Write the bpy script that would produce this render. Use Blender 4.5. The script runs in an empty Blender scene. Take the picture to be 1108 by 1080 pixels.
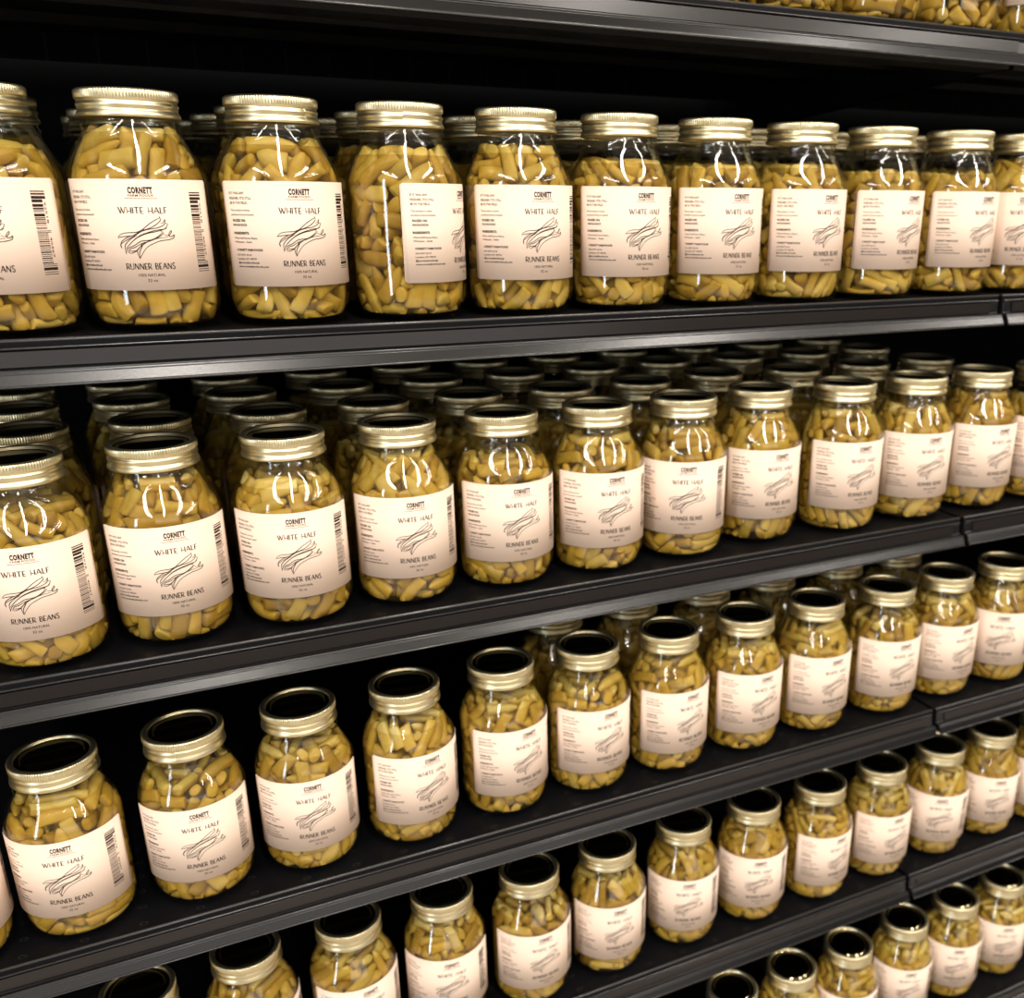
import bpy, math, random
import numpy as np
from mathutils import Vector, Matrix

C = bpy.context.scene.collection
scene = bpy.context.scene

# ------------------------------------------------------------------ camera
cam_data = bpy.data.cameras.new('camera')
cam = bpy.data.objects.new('camera', cam_data)
C.objects.link(cam)
FPX, CX, CY = 1054.454, 662.89, 608.63
cam_data.sensor_fit = 'HORIZONTAL'
cam_data.sensor_width = 36.0
cam_data.lens = FPX * 36.0 / 1108.0
cam_data.shift_x = -(CX - 554.0) / 1108.0
cam_data.shift_y = (CY - 540.0) / 1108.0
RT = Vector((0.895467, -0.445044, 0.008648))
UP = Vector((0.148601, 0.317199, 0.936644))
FW = Vector((0.419591, 0.837449, -0.350176))
m = Matrix(((RT.x, UP.x, -FW.x, -0.05143), (RT.y, UP.y, -FW.y, -0.90833), (RT.z, UP.z, -FW.z, 0.10318), (0, 0, 0, 1)))
cam.matrix_world = m
cam_data.clip_start = 0.02
cam_data.dof.use_dof = True
cam_data.dof.focus_distance = 0.80
cam_data.dof.aperture_fstop = 6.2
scene.camera = cam

# ------------------------------------------------------------------ world, lights, exposure
scene.view_settings.view_transform = 'Standard'
scene.view_settings.look = 'None'
scene.view_settings.gamma = 1.0
scene.view_settings.exposure = 0.0
scene.view_settings.use_curve_mapping = False
scene.cycles.transparent_max_bounces = 48
scene.cycles.max_bounces = 8
scene.cycles.sample_clamp_indirect = 4.0
world = bpy.data.worlds.new('world')
scene.world = world
world.use_nodes = True
world.node_tree.nodes['Background'].inputs[0].default_value = (0.80, 0.76, 0.72, 1)
world.node_tree.nodes['Background'].inputs[1].default_value = 0.07

def area(name, loc, target, sx, sy, power, col):
    d = bpy.data.lights.new(name, 'AREA')
    d.shape = 'RECTANGLE'; d.size = sx; d.size_y = sy; d.energy = power; d.color = col
    o = bpy.data.objects.new(name, d); C.objects.link(o)
    o.location = loc
    o.rotation_euler = (Vector(target) - Vector(loc)).to_track_quat('-Z', 'Y').to_euler()
    return o
WARM = (1.0, 0.93, 0.85)
# fluorescent strips on the shop ceiling, running away from the shelving
for lx in (-1.7, 0.1, 1.9, 3.7):
    area('ceiling_strip_light', (lx, -2.5, 1.86), (lx, -2.5, 0), 0.14, 3.2, 80, WARM)
# daylight from the shop window down the aisle on the left, plus an added frontal fill lamp
area('shop_window_daylight', (-4.6, -3.3, 0.35), (0.4, 0, -0.2), 0.5, 2.6, 60, (0.80, 0.90, 1.0))
area('front_fill_light', (0.8, -7.5, 0.9), (0.6, 0, -0.3), 6.0, 1.6, 48, (1.0, 0.96, 0.92))  # added unseen fill that evens the light on the labels

# ------------------------------------------------------------------ materials
def mat(name, col=(0.5, 0.5, 0.5), rough=0.5, metal=0.0, spec=0.5, coat=0.0):
    m = bpy.data.materials.new(name); m.use_nodes = True
    b = m.node_tree.nodes['Principled BSDF']
    b.inputs['Base Color'].default_value = (*col, 1)
    b.inputs['Roughness'].default_value = rough
    b.inputs['Metallic'].default_value = metal
    b.inputs['Specular IOR Level'].default_value = spec
    b.inputs['Coat Weight'].default_value = coat
    return m
def nodes(m): return m.node_tree.nodes, m.node_tree.links
def noise_bump(m, scale, strength, dist=0.001, detail=3):
    N, L = nodes(m); b = N['Principled BSDF']
    tc = N.new('ShaderNodeTexCoord'); n = N.new('ShaderNodeTexNoise')
    n.inputs['Scale'].default_value = scale; n.inputs['Detail'].default_value = detail
    bp = N.new('ShaderNodeBump'); bp.inputs['Strength'].default_value = strength; bp.inputs['Distance'].default_value = dist
    L.new(tc.outputs['Object'], n.inputs['Vector']); L.new(n.outputs['Fac'], bp.inputs['Height']); L.new(bp.outputs['Normal'], b.inputs['Normal'])
    return n

def clear_mat(name, tint, f0, gloss_rough, wavy, cloudy=0.0):
    # a clear wall: light passes straight through, the surface mirrors by angle
    m = bpy.data.materials.new(name); m.use_nodes = True
    N, L = nodes(m); N.clear()
    out = N.new('ShaderNodeOutputMaterial'); mix = N.new('ShaderNodeMixShader')
    tr = N.new('ShaderNodeBsdfTransparent'); gl = N.new('ShaderNodeBsdfGlossy')
    tr.inputs[0].default_value = (*tint, 1); gl.inputs['Roughness'].default_value = gloss_rough
    gl.inputs[0].default_value = (1, 1, 1, 1)
    geo = N.new('ShaderNodeNewGeometry')
    dot = N.new('ShaderNodeVectorMath'); dot.operation = 'DOT_PRODUCT'
    L.new(geo.outputs['Incoming'], dot.inputs[0]); L.new(geo.outputs['Normal'], dot.inputs[1])
    def mt(op, a, b=None):
        n = N.new('ShaderNodeMath'); n.operation = op
        if isinstance(a, float): n.inputs[0].default_value = a
        else: L.new(a, n.inputs[0])
        if b is not None:
            if isinstance(b, float): n.inputs[1].default_value = b
            else: L.new(b, n.inputs[1])
        return n.outputs[0]
    c = mt('ABSOLUTE', dot.outputs['Value'])
    k = mt('SUBTRACT', 1.0, c); p5 = mt('POWER', k, 5.0)
    fr = mt('ADD', mt('MULTIPLY', p5, 0.75), f0)
    L.new(fr, mix.inputs[0]); L.new(tr.outputs[0], mix.inputs[1]); L.new(gl.outputs[0], mix.inputs[2])
    if cloudy:
        df = N.new('ShaderNodeBsdfDiffuse'); df.inputs[0].default_value = (0.34, 0.21, 0.07, 1)
        m2 = N.new('ShaderNodeMixShader'); m2.inputs[0].default_value = cloudy
        L.new(mix.outputs[0], m2.inputs[1]); L.new(df.outputs[0], m2.inputs[2]); L.new(m2.outputs[0], out.inputs[0])
    else: L.new(mix.outputs[0], out.inputs[0])
    if wavy:
        tc = N.new('ShaderNodeTexCoord'); n = N.new('ShaderNodeTexNoise'); n.inputs['Scale'].default_value = 38; n.inputs['Detail'].default_value = 2
        mp = N.new('ShaderNodeMapping'); mp.inputs['Scale'].default_value = (1, 1, 0.45)
        bp = N.new('ShaderNodeBump'); bp.inputs['Strength'].default_value = wavy; bp.inputs['Distance'].default_value = 0.002
        L.new(tc.outputs['Object'], mp.inputs['Vector']); L.new(mp.outputs[0], n.inputs['Vector']); L.new(n.outputs['Fac'], bp.inputs['Height'])
        L.new(bp.outputs['Normal'], gl.inputs['Normal'])
    return m

M_GLASS = clear_mat('clear_jar_glass', (0.97, 0.975, 0.96), 0.034, 0.03, 0.24)
M_BRINE = clear_mat('pickling_brine', (0.96, 0.91, 0.73), 0.012, 0.05, 0.0, 0.085)

# cut beans: olive yellow, each piece a little different
M_BEAN = mat('cooked_bean', (0.42, 0.29, 0.06), 0.36, spec=0.45)
N, L = nodes(M_BEAN); b = N['Principled BSDF']
geo = N.new('ShaderNodeNewGeometry'); oi = N.new('ShaderNodeObjectInfo')
ad = N.new('ShaderNodeMath'); ad.operation = 'ADD'; L.new(geo.outputs['Random Per Island'], ad.inputs[0])
L.new(oi.outputs['Random'], ad.inputs[1])
frn = N.new('ShaderNodeMath'); frn.operation = 'FRACT'; L.new(ad.outputs[0], frn.inputs[0])
cr = N.new('ShaderNodeValToRGB'); L.new(frn.outputs[0], cr.inputs[0])
BEANCOL = [(0.0, (0.38, 0.235, 0.038)), (0.25, (0.58, 0.395, 0.070)), (0.5, (0.72, 0.51, 0.11)), (0.75, (0.55, 0.41, 0.078)), (1.0, (0.80, 0.63, 0.22))]
while len(cr.color_ramp.elements) < len(BEANCOL): cr.color_ramp.elements.new(0.5)
for e, (p, c) in zip(cr.color_ramp.elements, BEANCOL): e.position = p; e.color = (*c, 1)
tc = N.new('ShaderNodeTexCoord'); nz = N.new('ShaderNodeTexNoise'); nz.inputs['Scale'].default_value = 90; nz.inputs['Detail'].default_value = 4
L.new(tc.outputs['Object'], nz.inputs['Vector'])
mx = N.new('ShaderNodeMix'); mx.data_type = 'RGBA'; mx.blend_type = 'MULTIPLY'
rr = N.new('ShaderNodeMapRange'); rr.inputs['From Min'].default_value = 0.3; rr.inputs['From Max'].default_value = 0.7
rr.inputs['To Min'].default_value = 0.0; rr.inputs['To Max'].default_value = 0.55
L.new(nz.outputs['Fac'], rr.inputs[0]); L.new(rr.outputs[0], mx.inputs[0]); L.new(cr.outputs[0], mx.inputs[6]); mx.inputs[7].default_value = (0.70, 0.55, 0.35, 1)
L.new(mx.outputs[2], b.inputs['Base Color'])
bp = N.new('ShaderNodeBump'); bp.inputs['Strength'].default_value = 0.35; bp.inputs['Distance'].default_value = 0.001
L.new(nz.outputs['Fac'], bp.inputs['Height']); L.new(bp.outputs['Normal'], b.inputs['Normal'])

M_PAPER = mat('blush_label_paper', (0.93, 0.73, 0.59), 0.55, spec=0.10)
noise_bump(M_PAPER, 60, 0.05, 0.0006)
M_INK = mat('dark_brown_ink', (0.014, 0.008, 0.006), 0.5, spec=0.3)
M_GOLD = mat('pale_gold_tinplate', (0.90, 0.79, 0.50), 0.36, metal=1.0)
noise_bump(M_GOLD, 300, 0.05, 0.0003)
M_DISC = mat('glossy_gold_lacquered_disc', (0.55, 0.46, 0.26), 0.10, metal=1.0)

M_STEEL = mat('black_powder_coated_steel', (0.008, 0.0075, 0.008), 0.23, spec=0.62)
noise_bump(M_STEEL, 900, 0.12, 0.0003)
M_EDGE = mat('highlight_steel_edge', (0.05, 0.048, 0.047), 0.25, spec=0.8)  # lighter than the coated steel: edge highlight lines put into the colour
M_DECK = mat('black_perforated_deck', (0.004, 0.004, 0.005), 0.42, spec=0.16)
N, L = nodes(M_DECK); b = N['Principled BSDF']
tc = N.new('ShaderNodeTexCoord'); sep = N.new('ShaderNodeSeparateXYZ'); L.new(tc.outputs['Object'], sep.inputs[0])
def mth(op, a, b_=None, c_=None):
    n = N.new('ShaderNodeMath'); n.operation = op
    for i, v in enumerate((a, b_, c_)):
        if v is None: continue
        if isinstance(v, (int, float)): n.inputs[i].default_value = v
        else: L.new(v, n.inputs[i])
    return n.outputs[0]
fx = mth('SUBTRACT', mth('FRACT', mth('DIVIDE', sep.outputs['X'], 0.0508)), 0.5)
fy = mth('SUBTRACT', mth('FRACT', mth('DIVIDE', sep.outputs['Y'], 0.0254)), 0.5)
dx = mth('MULTIPLY', fx, 0.0508); dy = mth('MULTIPLY', fy, 0.0254 * 1.6)
rr_ = mth('SQRT', mth('ADD', mth('MULTIPLY', dx, dx), mth('MULTIPLY', dy, dy)))
ring = mth('LESS_THAN', mth('ABSOLUTE', mth('SUBTRACT', rr_, 0.0032)), 0.0004)
hole = mth('LESS_THAN', rr_, 0.0028)
mx = N.new('ShaderNodeMix'); mx.data_type = 'RGBA'; L.new(ring, mx.inputs[0]); mx.inputs[6].default_value = (0.004, 0.004, 0.005, 1); mx.inputs[7].default_value = (0.035, 0.033, 0.03, 1)
mx2 = N.new('ShaderNodeMix'); mx2.data_type = 'RGBA'; L.new(hole, mx2.inputs[0]); L.new(mx.outputs[2], mx2.inputs[6]); mx2.inputs[7].default_value = (0.002, 0.002, 0.002, 1)
L.new(mx2.outputs[2], b.inputs['Base Color'])
M_STRIP = mat('smoked_price_strip', (0.016, 0.013, 0.012), 0.22, spec=0.45)
M_BACK = mat('black_back_panel', (0.0022, 0.0026, 0.003), 0.6, spec=0.08)
M_FLOOR = mat('shop_floor_tile', (0.45, 0.40, 0.34), 0.3)
M_CEIL = mat('ceiling_tile', (0.75, 0.73, 0.70), 0.8)

# ------------------------------------------------------------------ helpers
def mesh_of(name, V, F, m, smooth=True):
    me = bpy.data.meshes.new(name)
    me.from_pydata([tuple(map(float, v)) for v in V], [], [tuple(f) for f in F])
    me.materials.append(m)
    if smooth: me.polygons.foreach_set('use_smooth', [True] * len(me.polygons))
    me.update()
    return me
def link(name, me, parent=None):
    o = bpy.data.objects.new(name, me); C.objects.link(o)
    if parent is not None: o.parent = parent
    return o
def lathe(prof, seg=48, close=False, rf=None):
    V = []; F = []; n = len(prof)
    for k in range(seg):
        a = 2 * math.pi * k / seg
        for i, (r, z) in enumerate(prof):
            rr = rf(r, z, a, k, i) if rf else r
            V.append((rr * math.cos(a), rr * math.sin(a), z))
    for k in range(seg):
        k2 = (k + 1) % seg
        for i in range(n - 1 if not close else n):
            j = (i + 1) % n
            F.append((k * n + i, k2 * n + i, k2 * n + j, k * n + j))
    return V, F
def cap(V, F, n, seg, i, flip=False):
    f = [k * n + i for k in range(seg)]
    F.append(f[::-1] if flip else f)

# ------------------------------------------------------------------ jar meshes
RL = 0.0508                       # label radius
def r_in(z):
    return np.interp(z, [0, .004, .008, .013, .020, .114, .121, .128, .136, .143, .150, .2],
                     [.036, .0405, .0442, .0464, .0478, .0478, .0464, .0432, .0392, .0356, .033, .033])
outer = [(0.0, .0035), (.028, .0030), (.0350, .0006), (.0378, 0.0), (.0412, .0008), (.0446, .0030), (.0473, .0066), (.0491, .0112), (.0501, .0165), (.0505, .0225),
         (.0505, .060), (.0505, .100), (.0505, .1135), (.0502, .1168), (.0493, .1202), (.0479, .1237), (.0460, .1275), (.0438, .1315), (.0414, .1358), (.0390, .1400), (.0372, .1435),
         (.0361, .1465), (.0358, .1490), (.0366, .1505), (.0366, .1525), (.0350, .1540), (.0345, .158), (.0345, .172)]
inner = [(.0315, .172), (.0315, .155), (.0332, .150), (.0340, .147), (.0357, .1433), (.0378, .1396), (.0401, .1353), (.0425, .1308), (.0448, .1262), (.0466, .1225), (.0477, .1190), (.0482, .1150),
         (.0483, .100), (.0483, .0225), (.0479, .0175), (.0469, .0128), (.0451, .0086), (.0424, .0055), (.0390, .0038), (.030, .0048), (0.0, .0056)]
V, F = lathe(outer + inner, 56)
ME_GLASS = mesh_of('glass_body', V, F, M_GLASS)

# beans: eight packings, seven numbers a piece
AL = ''.join(chr(i) for i in range(33, 127) if chr(i) not in '\\"\'')
PACK = ["(@(d%4#0!K!m<%;&^%f!H!D#&E%P%x*c#2!e!tG%{(q!X!5!f!z:&:$I*%#-!i!{O&v)c#8!v!^#1;(7%6&~!N#0!p<&L%k*:!?#(!lH(x$y*#!g###)@$n$]$0!S!j#4<&+$k#+#3!T!lL)?%w&0!v!X#0E%(%`#w!1!X!qM%`%V(%!e!I#1F%C%<)J![!C#.Q)a&q(n!_!F#/>$|&s(E!0!T!nF(p%M%g!0!q!cE)S())X!]!B#-A&f$d&Q!F!5!hG&C))%&!N!8!zL&u)7(d!t!b#2N(a%D!w!Y!?#*<&u%/*g!D!=!x@%C$f$`!g#2!s;)!&1*.!c!~#,O)]&f!t!f!~#+C)J&!$j!D#)!u=%$(?(~!:!~!pI(7(u&M!V#(#%>%$)/&D#*#!!jO$)&`%T!e#3!p>$O%J$n!6!k!{:%Q(t#E#0!t!m>&/(#*b!w!=!|A%Y%B#;!v!G#*D%<%0%[!g!.!eO(D%S#S!:!@!kJ$I%/#@!a!W#5A&9)b(N!V!R#49$`%H(b#!!?!xQ(!&u*C!U!.!dD$O%8&&!E#/!`J&](j(r!3!x!c:$D(9$J!o!C#+:%b%A!G#0!w!`M)2(`)]!e!C#-G&h(y)K!0!q!fA)P%;(j!`!a#6;$T&M!s#2!U!r=%S(^&O!6!p!xM&/$H$c!C!v#&D%1(`$r!?!@!v<)X%w)<!S!H#/K(M%9)e!q#&##>%p$H!G!0!r!`:(u%X*W!?!A!xN)J&X&n!K!s#.L&2)h&%!z!b#/>(A)V&=#/!M!q;%t$}*r!1!_!t9(g)3$,!]!N#3@&X)O#r!z!N#,J)E&f#e!L#(!|E%l$T(V!k!D#-M)9$y&4!z#%!z>)-&[!y!`#4!nA)R(N&3!_!a#6?$q%4&}!E!]#/P$5%p!~!X!P#3C&j$W!^#!!<!rA$X&.)_!K#0!nK%5(e$/!=!A!t:%D&1!G!-!f!`;$}(!&:!{!j#-?$Z(E&q!O!Y#3M%@(?!`!q!4!sF&j(R!i!J#-!tJ&*$s&h!v#0!gL$p(%#q!m!1!oO(8%4$7!2!U!s=(y$n!a!N!;#!<$~%](<!t!2!eD(1$Y&+#-!_!|N([&}#-!k!F#.K%y)L!G!.!T!`:(M%y&h#4!c!oB&.$N&.!s#2!g=%`(u(|!Y#5!i<&Z$%(I!I!^#1?&;$y(Y!A!U#+B&5$z$G!M!z#+:&c$w%*!n#4!fN)`&>$0!b#4!lH&@)Q)~!.!Z!h=&l)`)<!/!g!lE(R&R*~!^!-!`H%[)Z#R!h!f#5?%~(}*Q!O!f#3:%t)L$`!P!{#+<&1$/#Y#6!Z!cF&q$,&2#$!g#)H$H(L!x!O!X#3A$?%U&`!s!1!dH)*(R(j!B!R#+A(Y&N%7!d#2!t<$u)3%f#*##!gA(($-$n!Y!^#6B$6&7)D!e!-!dO%c(>#9!5!I!q<$y(*)f!s!n#0F(C%w*;#&!g#&O$J&=%t!O#(#!J),(^#U#/!_!y;%A(Y%U!z!<!xL%;&_*&!u!q#.I(e(j(@!K!z#*<&i(k%t!Y#%#(:(N&a)T!a![#6L(8$L)l!r!w#,J%[$A#!!0!q!bL$L(g$l!K!B#(?(f%Y(K!G##!~L%c)D(.!T!z#-?(9$V(w#0!H!h<%L(w*4!T!U#4B$t%}*~!m!/!`@%7&%&q!~!x##H&D(M*,!y!]#/H&{&C*~!`!-!`B${$`%;!:#!!mK%R%[)b!>!}!x@%D$l#o!x!9!wL)i&c%K!^!m#4C(}%Q%&#3!i!pF(F$_$=!U!i#4I$_%9)x!J#0!mE)>$|$Z!^!]#6?(k(k&+!t!7!wQ(a%&(r#)!N!|;)%%h#}!Q!u#/A$d&^&n!0!j!oF%{%G*%!B!=!v:(7$Y(?#5!f!iL&v%0%`!/!k!jL%+)F#w!h!e#5H$|)+)?!]!P#4O)>(/%,!X!?#*K%-&L*^#1!`!vH$c%u#4!X!s#2K(v).!z#*!?!aB$M&*(t#3!P!g=(i&&&8!]!.!iN(0)/*;!2!g!tJ%b$j%|!D!M#*K(D(-&j!f!k#5L(x&y)m!T!g#4D(:(n*l!2!p!pG(G)+!G!0!q!`;%H$>(G!5!t!rF(P)G(3!:!t!{M%n(()y#&!C!wJ(6%E!G!R#4!`L(x&s!G!I!2!`E(H&f$-!Z!.!jN)@%(#/!L!>#$<%h%M*X#4!m!gN(a$G%1!O!U#2B$W(7*;!i!C#,;$$&6$$!a!U#5H%[(H*~!.!T!`D$w&X$[!z#/!aC$J&o#e!I!W#0M(0(b#C!j!/!i<&K$i)B!g!2!tH%+(l(O!.!`!iC&?$u)}!?!G!~F&#),%m!2!O!pE)(&$(v!C!l#,E(<)H%0!1!t!cN&3(_$(#,!q!y=",
"(Y&^*F!G#%!{?%+(9#P!D!5!fP%3()*B#&!i#%=%9$@$x!h![#5A%z&N*3!Q!b#4?&-$t%Z!Q!0!iI(H%D!o!Y!e#5<$5&p#q!V!0!nO)/&X):!~!:!oN%[(b!e!p!R#29$v%w*`!U!.!`<$I&S*=!t!|#(?$R%)(O!B#-!cD(>%/%e!y#+!tD)T&3!|!e#6!aO&F(v(?#(!D!u?)P&T!G!c!-!`>&t(j#_#(!v!{I%@(3&C#(#%!jP%6%6#u!t!{#)O)(%<&b!=!D!yN%d)?*2#3!j!m;&t)6(>!<!}!uO%v(y*`!/!P!`I$d$f$Z!h!W#5N%v)M#7!o!d#4L&H%X*0!T!/!fL(1%J)Y#6![!a>%~$,!{!;!`#&<%5&K$&!h!V#4K&S)$#!!.!X!c9(&(w)$!.!j!eP&!$q)=#!!J#$G(<(?(O!@!8!eC(D%o(S!S!:#!A&z%@(8!>!c#*=%_$|)t!p!q#0L%V%W%A!~!X#,O$I%>#,!Q!h#3G&v(D!G!-!Z!`J(q(I$;![#4!nO(p(f#e#,!n!z@$Y%Z(~!i!.!cP%q%+!G!1!J!`L(h),!r!>#$!rK&U&`*`!N!0!`P(K&{)Y!x!u#*;&<%@)*#.!G!kO)@&X%+!G!4!gE(P&b!b!p#.!uD(@$5(3!^!_#6I&y(v$W!O!1!lH$W(*)G!;!P#!@(D)J#a!6!s!vM)g%}$p!d!t#2;%a$]$;!P#)!~C(r%<*/!B!6!bK$(&g$g![!F#/?(X)9$}#.!D!fN(R%6*`#(#&!`J(B(L%c!2!t!j>(+(6$?#+!R!|>(_$I%m#.!z!h;&$(f(e#$!=!oI(*$0#R#&!k#%@&|)A!G!0!p!`J(w&Q&k!r!k#1;$k%.%S!w!^#0N&3$m#Y!/!P!aJ%#%%*-#)!>!eL$O(-#E!{!{##H)S(J#f!h!N#2D)1$m(R!_!`#6P$]&,%=!f#2!s<(L$j#)#5!`!gF%Q)V%u#2!s!i<)`%g#U!Q!/!d<$e%s#K!b!A#,J(($X&5#,!~!`N&I)F%i!k!@#*D)M&O&P!n!{#,L(p(;*P!A#*!jN)d&d(u!Z!}#,F$~%T)R#4!S!dL$~)<#D!L!S#1@&*%3(C!}!6!b=);(;&n!3!T!t9)%%d(L!v#1!b;)N%J)%!T!R#3K(P&;)H#)!{!tO%t$O&D!L!3!p:%J%?#L!S#*!~J$Q&G$k!x#/!gI)F&g$)!D![#.E&B)<)X!G!@#!J%H%%%>!@#)!n?&X$C#g!v!O#.K$X(A&v!2!V!u>)O%;$d!k!u#0:%3(/#0#1!U!tO)(%v&p!0!N!b;({$[$2!F!I#*>$3%]%`!p!1!j:&z$b$I!I!T#/9(j&t(^!8!@!fO(h%F)*!Y!.!fJ%[(s&,!9!y!uC)(%t#G!l#/!v9&N$J)-#+!T!}M%x(Q()#*!D!qE%7(D!e!>#$!qM%,)?$T!9!E!uE)$(a*,!<#%!m;(5$k!G!6!}!`;(B(t)g!;!~!qL%e$8)W!1!q!k>$o(E(P!6!G!q=(n&S#6!s#-!uC(V$F%0#/!y!h?(h&*$M#!!8!c@&*(g$]!p!h#2L%D)$$%!Y!5!{D%/)=(u!~!r#&Q)1%7!G!C!5!`;(S(X%&!5!x!n@$Z(2!G!t#2!`N(2&W*#!R#3!kC%i)V&c!3!R!tK%Z(D%#!n#*!~C%R$q&j!<!<!eC&0$Z$T!F!;!yF$|(e)V!M!U#1G&G(P*@!A!H#$:%G&:)q!W!w#0;$>(N$]!S!G#.?$z$S&1!7!~!b9$c(B&*!8!N!zG$4&7(2!R#.!xA&#$T!G!1!K!`:%R(N)O!W!j#4C%D)R%8#1!u!g:%`)6$m!<!=!kI&|%d*<!d#2!tJ&r$N(a!G!3!b>$k&a(>!u!_#1@(D)*&W!x#,!q=&i)H%7!x!r#,G$A(!%`!E!;!wB(+$;!e#%!]#(<&h(b&q!m!/!e@%M&t)i#%!s##?({(P&-#*!?!eQ&V)B#S!^!C#-H&N$$%!!l!`#5D(n);)#!i!T#4E&5$((?!@!c#+G(?%i*`#)#$!`Q(v&F!G!Z!-!`B$(&0&K!Z#0!w:&g(5)[!=!I!}=(0%2$i!~!:!p9%k%q*0!G!b#0>$o%M(.!o#-!xG%$%]&U#+!l!}?(z)2&<!r!O#0M)2%a#{#!#)!nP&P(u!G!.!g!`<&0$Y&u!8!J!vL(2)[(P!i!Z#5I%1%V*6!t!9!zK$4%t!x!Q!m#2A$b&Q$5!f#6!a>$Y({&#!Z!Y#5?)N(<%^!N#3!cD)(%2%0!v!c#1N",
")H&E&b!O!:!~N%)),)K!D!A!~N%U$A%a#/!M!rL(o(V!}!F!4!f?)K&8*2!I!M#-;&0)+)J!6!j!{P(1)U$x#3!O!eH$B(W$J!K!<!}9%F()!G!z#.!`O):&^$W!H#$!~Q$~(2!x!K!1!`@%G%r$l!Y!-!aM$R(+!G!l#5!`;$V(%(q!e!5!{M%I)1$|!r!>#$<$i&e)m!Q!C#+M$}$S#y!z!K#*E%t%%%e![#%#(?%Z%O#/!a#-!}L(^(A&)!F!=!{Q))&`(%!x!b#0F(N%?#i!B#,!dK(I%O!G#!#+!`Q&4)0%G!;!{!v:(#)J#Y!d!r#3G$X&a$E!q!:!}P$](h),!?!L#$<)]%^&`!R!9!~>&8(L*P!j#5!`F%]${$-!a#4!lJ$s(j&d!W!9#!F$3&~&X!S!0!jF&>(e!o!G!;!z:&i$?)h!m!q#1K&R)/#V!z!P#,A$](|#6!Y!_#6;%A(+)e!I!w#*P%O%>!G#4!o!`I%n)%&6!>!;!lD(#$l(4!:!y!uK)2(z&r!H!z#(D(Z&G*0!?!v#!<)!%/#=#-!|!bH&S$z$x!p#0!pK$t%g$N!@!<!rK(a(<#d!N#2!jF(:(}%*!?!}!yO$G%R)4!T#(##P&b$I$G#$!R#&N$p%q(q!/!n!bB&1$H)C!f!L#2?)Q&j#v!d#,!}I%z)d&V#5!j!f=&.(X(+#(!@!pD&6)U!M#4!k!j9&&)C(#!9!w!wC&q(H!k!K!>##C(7&$)]!H!:!yP%&%Q*G!0!i!n:%<(&*G!i#5!gO$q&>(L!u!t#-G%C(Z(+!K#.!rL$o%S(;!3!I!g=&E(f&8!?!D!{A(e%)%`!X#2!sC$Z(0%$!?!g#*D($)B&M!p!;!~@&o%(&*!0!n!i:&w$~$P!=#)!aM$i${!v!=#)!cM%-(`$R!Y![#5F(m$Q&>!~!v#%A$(&)%w!d!C#-C%z%0(3!i!/!iQ%~&N){!F!B##L(U&@(i!1!s!aE%_(c!G#.!D!`E(k&$!l!:#%!aO%W(`)h!s!^#2B(<&v)k!0!m!mL(K(G)^#-!_!|K&5)h#g!C!^#.D&2%+$7!I!@#$I&n$7#0!{!^#.M$o%;%F#6!Z!`@%q%y)a!6!}!aK%>%}%t!G!p#-E$r&e#V!.!]!gF$-&P(=!^!-!bD$+&?#7!`!5!{B%5&d&{!u!A#%K&%(N)I!v!v#+B)@&r*0!E!M#+=%^({$F!l!:##L(g(T)3!?#)!lC)$&T#)!J!2!fQ(J%q(2!P#4!cI%t)6(}!s#*!{F(v%.&9!<!s#!@$@&|)f!p!b#3J(~(e)l!A!o#)P&0$O&5!I!H#*J)*%u%H!e!w#0K%`)-#A![!-!fA%]$B)a!m!k#3D&N$[#.!U!?#)N)F&z!J!q!0!cD(4$W)E!O#*!|=$@&&$+!D#+!p?(-%(!s!U#+!~H&@%:&o#$!|!yA%1(W%o!U!.!cP(}%l#f#*!A!nG(+(P$c!t!1!eC(q$~!]!C!8!mP$T(D#9#&!W#&:(H(5&w!s!H#,K%*%@)j!j!/!h?%t$+%3#3!U!o:(Y)<#.!z!W#.K)a&}#B!T#.!y@(8(T*-!}!C!}E(C%U(j#2!j!p<&`$Y&f!J!2!eC%k%!*P#5!k!`?$b$j$J!w!F#):)N%<$t!N!?#&@&4)!$c!D#&!wO(](G!G!d#6!`F)?%X&%!F!o#-@)i&A(7!_!0!p<%!)=#j!R!W#4O(o))$J#3!O!e;&5)0$-!w#$!~:%U$X#F!D#-!i<&W)O)j!6!X!|K(p%j$4!X!-!`O(O)Q&w!D!n#+;)Z&{$u!S#3!jH(d$t$s!9![#$I$F%s%2!s!l#1F$N%:)i!V#+!~9%!%X#3!k!Y#4J$X&V%,#0!R!uC%Q%F)R!y!m#-O$X(>%o!T!3!uQ$^&,#*!w!b#1H&r(`#D!0!T!m<(f$e)j!T!l#3H(Z$~(i!1!N!hN)S%R)1!L!3!nB(G(f%U!m#4!aH%7$M(?!X!l#4N)h&1%T!c#%#)>(W$K(K!5!E!gG(I)<)s!8!f#!D)>%W**!C!L#(B)7(-&V!t!h#1P(8)F(n#1!I!bM(@%u&N#(!y!x=%+$h&*#3!k!k9&s(}(=!t!1!a?%5$~(*#$!n#&C$i%A&#!.!V!c=(U%x$r!M!3!oA(j(`&j!p!G#-I(X%R)x!A!J#%K&a%&#d#%!l#%M&v$9&%!i!W#4M(-%o*P!.!W!`A)D&z%L!i#0!wF%$%P&]!0!N!fH&j(**P!h#5!`G",
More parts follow.
